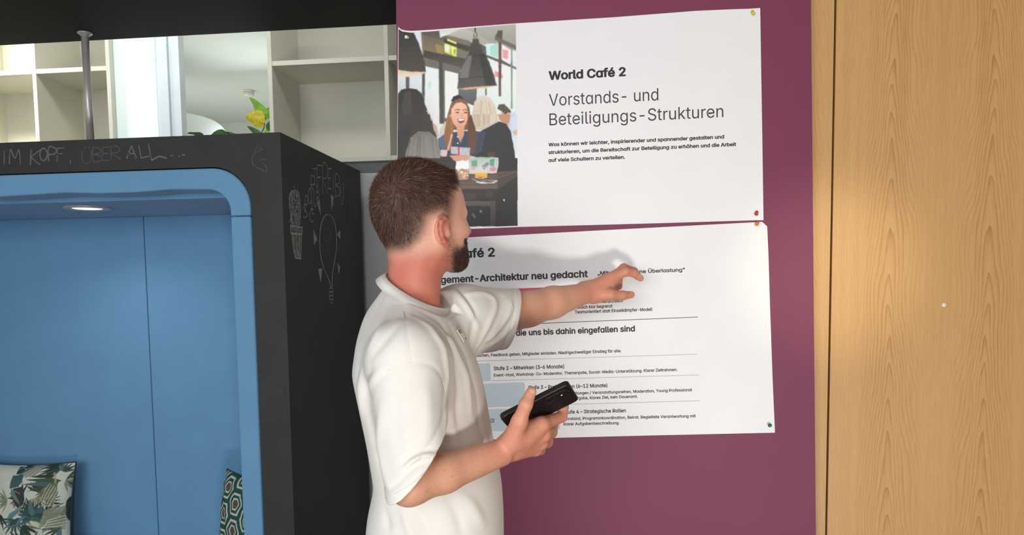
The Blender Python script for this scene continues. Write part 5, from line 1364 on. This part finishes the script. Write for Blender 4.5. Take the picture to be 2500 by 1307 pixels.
def shirt_fn(p, c, R):
    d, pdR, pdL = shirt_base(p, folds(p, c, R) if c is not None else 0.0)
    q_ = p - cc0; hh = q_ @ up_
    el = (np.sqrt(((q_ @ Ah) / (Al + .007)) ** 2 + ((q_ @ Bh) / (Bl + .007)) ** 2) - 1) * Bl
    d = smax(d, -np.maximum(el, -(hh + .013)), .005)
    d = smax(d, np.where(el < .07, hh + .009 - .5 * np.maximum(el, 0) - 4 * np.maximum(0, -(q_ @ Bh) - .01), -1), .004)
    return d.astype(np.float32)
sv, sf = mesh_sdf(shirt_fn, (-.72, 1.20, .90), (-.10, 2.00, 1.74), .0027)
def relax(v, f, it=2, k=.5):
    e_ = np.concatenate([f[:, [0, 1]], f[:, [1, 2]], f[:, [2, 3]], f[:, [3, 0]]]); e_ = np.concatenate([e_, e_[:, ::-1]])
    cnt = np.bincount(e_[:, 0], minlength=len(v)).astype(float)
    for _ in range(it):
        m_ = np.stack([np.bincount(e_[:, 0], v[e_[:, 1], j], minlength=len(v)) for j in range(3)], 1) / np.maximum(cnt, 1)[:, None]
        v = v * (1 - k) + m_ * k
    return v
sv = relax(sv, sf, 3)
M_SHIRT = mat('white_cotton', (234, 231, 225), 0.9, 0.15, noise=.01, nscale=30, bump=.10, bscale=900, sheen=.1)
tee = obj('t_shirt', sv, sf, M_SHIRT, man, smooth=True)
# sewn seams lying on the cloth
def on_shirt(pxs, step=5.0):
    pxs = np.array(pxs, float); s_ = np.concatenate([[0], np.cumsum(np.linalg.norm(np.diff(pxs, axis=0), axis=1))])
    t = np.arange(0, s_[-1] + .1, step); x = np.interp(t, s_, pxs[:, 0]); y = np.interp(t, s_, pxs[:, 1])
    r = np.stack([ray(a, b_) for a, b_ in zip(x, y)]); r /= np.linalg.norm(r, axis=1, keepdims=True)
    t = np.full(len(x), 1.15)
    for _ in range(110):
        p = (CAM + r * t[:, None]).astype(np.float32); t = np.minimum(t + np.clip(shirt_fn(p, p.mean(0), 1.0), -.02, .02) * .6, 2.3)
    q_ = CAM + r * t[:, None]; q_ = q_[t < 2.0]
    for _ in range(3): q_[1:-1] = (q_[:-2] + 2 * q_[1:-1] + q_[2:]) / 4
    return q_
for nm, pts in (('shoulder_seam', [(985, 762), (990, 800), (997, 850), (1004, 886)]), ('armhole_seam', [(948, 905), (975, 893), (1004, 886), (1035, 887), (1062, 898), (1080, 925), (1088, 958)]),
                ('hem_stitch', [(1058, 1108), (1056, 1124), (1040, 1148), (1008, 1180), (975, 1202), (942, 1217)]), ('hem_stitch', [(1245, 722), (1252, 760), (1242, 800), (1214, 846)])):
    q_ = on_shirt(pts)
    if len(q_) > 3: MB().tube(list(q_), .0008, 6).build(nm, M_SHIRT, tee, smooth=True)
# ribbed collar
n_ = 96
ringv = []
for k in range(n_):
    t = 2 * math.pi * k / n_; o_ = A_ * math.cos(t) + B_ * math.sin(t); rd = o_ / np.linalg.norm(o_)
    top_ = cc0 + o_; low = cc0 + o_ + rd * .010 - up_ * .019
    rib = .0006 * (k % 2)
    ringv += [top_ - rd * .001, top_ + rd * (.0022 + rib) + up_ * .0015, low + rd * (.003 + rib) + up_ * .0, low - rd * .003]
fcs = [(4 * k + a, 4 * k + (a + 1) % 4, 4 * ((k + 1) % n_) + (a + 1) % 4, 4 * ((k + 1) % n_) + a) for k in range(n_) for a in range(4)]
obj('collar', ringv, fcs, M_SHIRT, tee, smooth=True)
# trousers, shoes
hipc = P(1060, 1420, 1.57); hx_, hy_ = hipc[0], 1.57
legs = [Cone((hx_, hy_ - .07, .90), (hx_, hy_ + .07, .90), .125, .125, .05)]
for s_, fx in ((-1, .03), (1, -.05)):
    legs += [Cone((hx_, hy_ + .085 * s_, .86), (hx_ + fx + .02, hy_ + .11 * s_, .48), .095, .066, .03), Cone((hx_ + fx + .02, hy_ + .11 * s_, .48), (hx_ + fx, hy_ + .12 * s_, .085), .066, .054, .03)]
tv, tf = mesh_sdf(lambda p, c, R: np.maximum(union(legs, p), np.maximum(.05 - p[:, 2], p[:, 2] - .99)).astype(np.float32), (hx_ - .25, hy_ - .3, .02), (hx_ + .25, hy_ + .3, 1.02), .006)
obj('trousers', tv, tf, mat('dark_denim', (44, 52, 68), .85, .2, noise=.12, nscale=120), man, smooth=True)
for s_, fx in ((-1, .03), (1, -.05)):
    sx_, sy_ = hx_ + fx, hy_ + .12 * s_
    shoe = [Cone((sx_ - .05, sy_, .035), (sx_ + .17, sy_ + .01, .03), .042, .034, .02), Cone((sx_ - .02, sy_, .05), (sx_ + .0, sy_, .10), .045, .045, .03)]
    hv_, hf_ = mesh_sdf(lambda p, c, R: np.maximum(union(shoe, p), .002 - p[:, 2]).astype(np.float32), (sx_ - .12, sy_ - .08, -.01), (sx_ + .23, sy_ + .08, .17), .005)
    obj('shoe', hv_, hf_, mat('white_leather', (226, 224, 220), .5), man, smooth=True)

# name badge on the chest
q_, hit = raymarch([1112, 1120, 1137, 1129], [808, 803, 832, 838])
nb = thing('name_badge', 'small white name badge on the chest of the man in the white t-shirt', 'badge', q_.mean(0))
nrm = np.cross(q_[1] - q_[0], q_[3] - q_[0]); nrm /= np.linalg.norm(nrm); nrm = nrm if nrm @ (CAM - q_[0]) > 0 else -nrm
qq = [p + nrm * .004 for p in q_]
MB().prism(qq[::-1], -nrm * .0015).build('card', mat('badge_white', (238, 236, 228), .4), nb, bevel=.0005)
def onbadge(a, b_): return qq[0] * (1 - a) * (1 - b_) + qq[1] * a * (1 - b_) + qq[2] * a * b_ + qq[3] * (1 - a) * b_ + nrm * .0006
M_BG = mat('badge_print', (44, 84, 84), .5)
MB().add([onbadge(*t) for t in ((.15, .08), (.75, .08), (.75, .32), (.15, .32))], [(0, 1, 2, 3)]).build('logo_square', M_BG, nb)
MB().add([onbadge(*t) + nrm * .0002 for t in ((.32, .14), (.6, .14), (.6, .26), (.32, .26))], [(0, 1, 2, 3)]).build('logo_inner', mat('badge_white', (238, 236, 228), .4), nb)
MB().add([onbadge(*t) for t in ((.55, .82), (.9, .82), (.9, .90), (.55, .90))], [(0, 1, 2, 3)]).build('badge_mark', M_INK2, nb)

# ------------------------------------------------------------------ smartphone in the right hand
pA, pB, pC = P(1221, 1023, 1.452), P(1390, 938, 1.458), P(1416, 977, 1.523)
Lx = pB - pA; LL = np.linalg.norm(Lx); Lx /= LL; Wy = pC - pB; Wy -= Lx * (Wy @ Lx); WW = np.linalg.norm(Wy); Wy /= WW
Nz = np.cross(Lx, Wy); Nz = Nz if Nz @ (CAM - pA) > 0 else -Nz
phone = thing('smartphone', 'black smartphone in a case held in the man\'s lower right hand', 'phone', pA + Lx * LL / 2 + Wy * WW / 2)
def ph(a, b_, n): return pA + Lx * a + Wy * b_ + Nz * n
def rbox(x0, x1, y0, y1, z0, z1, r, n=6):
    pts = rrect(x0, x1, y0, y1, r, n); return pts, z0, z1
def phprism(name, x0, x1, y0, y1, z0, z1, r, m_, bev=.0, n=6, parent=None):
    pts = rrect(x0, x1, y0, y1, r, n); v = [ph(a, b_, z0) for a, b_ in pts] + [ph(a, b_, z1) for a, b_ in pts]; k = len(pts)
    f = [tuple(range(k)), tuple(range(2 * k - 1, k - 1, -1))] + [((i + 1) % k, i, k + i, k + (i + 1) % k) for i in range(k)]
    return obj(name, v, f, m_, parent or phone, bevel=bev)
M_CASE = mat('phone_case', (24, 24, 24), .45, .4, noise=.05, nscale=50); M_GLASS = mat('camera_glass', (10, 10, 14), .08, .6)
phprism('case', 0, LL, 0, WW, -.0115, 0, .010, M_CASE, .0025)
phprism('screen', .004, LL - .004, .004, WW - .004, -.0125, -.0112, .008, M_GLASS)
cmod = phprism('camera_bump', LL - .062, LL - .006, .010, .036, -.0005, .0014, .010, M_CASE, .0006)
for a, b_, r_ in ((.014, .017, .0062), (.014, .030, .0062), (.030, .017, .0062), (.030, .0300, .0042), (.046, .021, .0072)):
    q0 = ph(LL - a, b_, .0012)
    MB().lathe(q0, Nz, [(0, r_), (.0012, r_), (.0014, r_ * .8)], 24).build('lens_ring', mat('lens_ring', (60, 60, 62), .3, metal=.7), cmod, smooth=False)
    MB().lathe(q0 + Nz * .0012, Nz, [(0, r_ * .75), (.0005, r_ * .7), (.0008, r_ * .2)], 24).build('lens', M_GLASS, cmod, smooth=True)
MB().lathe(ph(LL - .024, .0235, .0014), Nz, [(0, .0022), (.0004, .002), (.0005, .0003)], 16).build('flash', mat('flash', (240, 236, 224), .3), cmod)
MB().lathe(ph(LL * .5, WW * .5, -.0005), Nz, [(0, .021), (.0016, .021), (.0020, .019), (.0012, .017), (.0012, .001)], 32).build('ring_holder', M_CASE, phone, smooth=False)
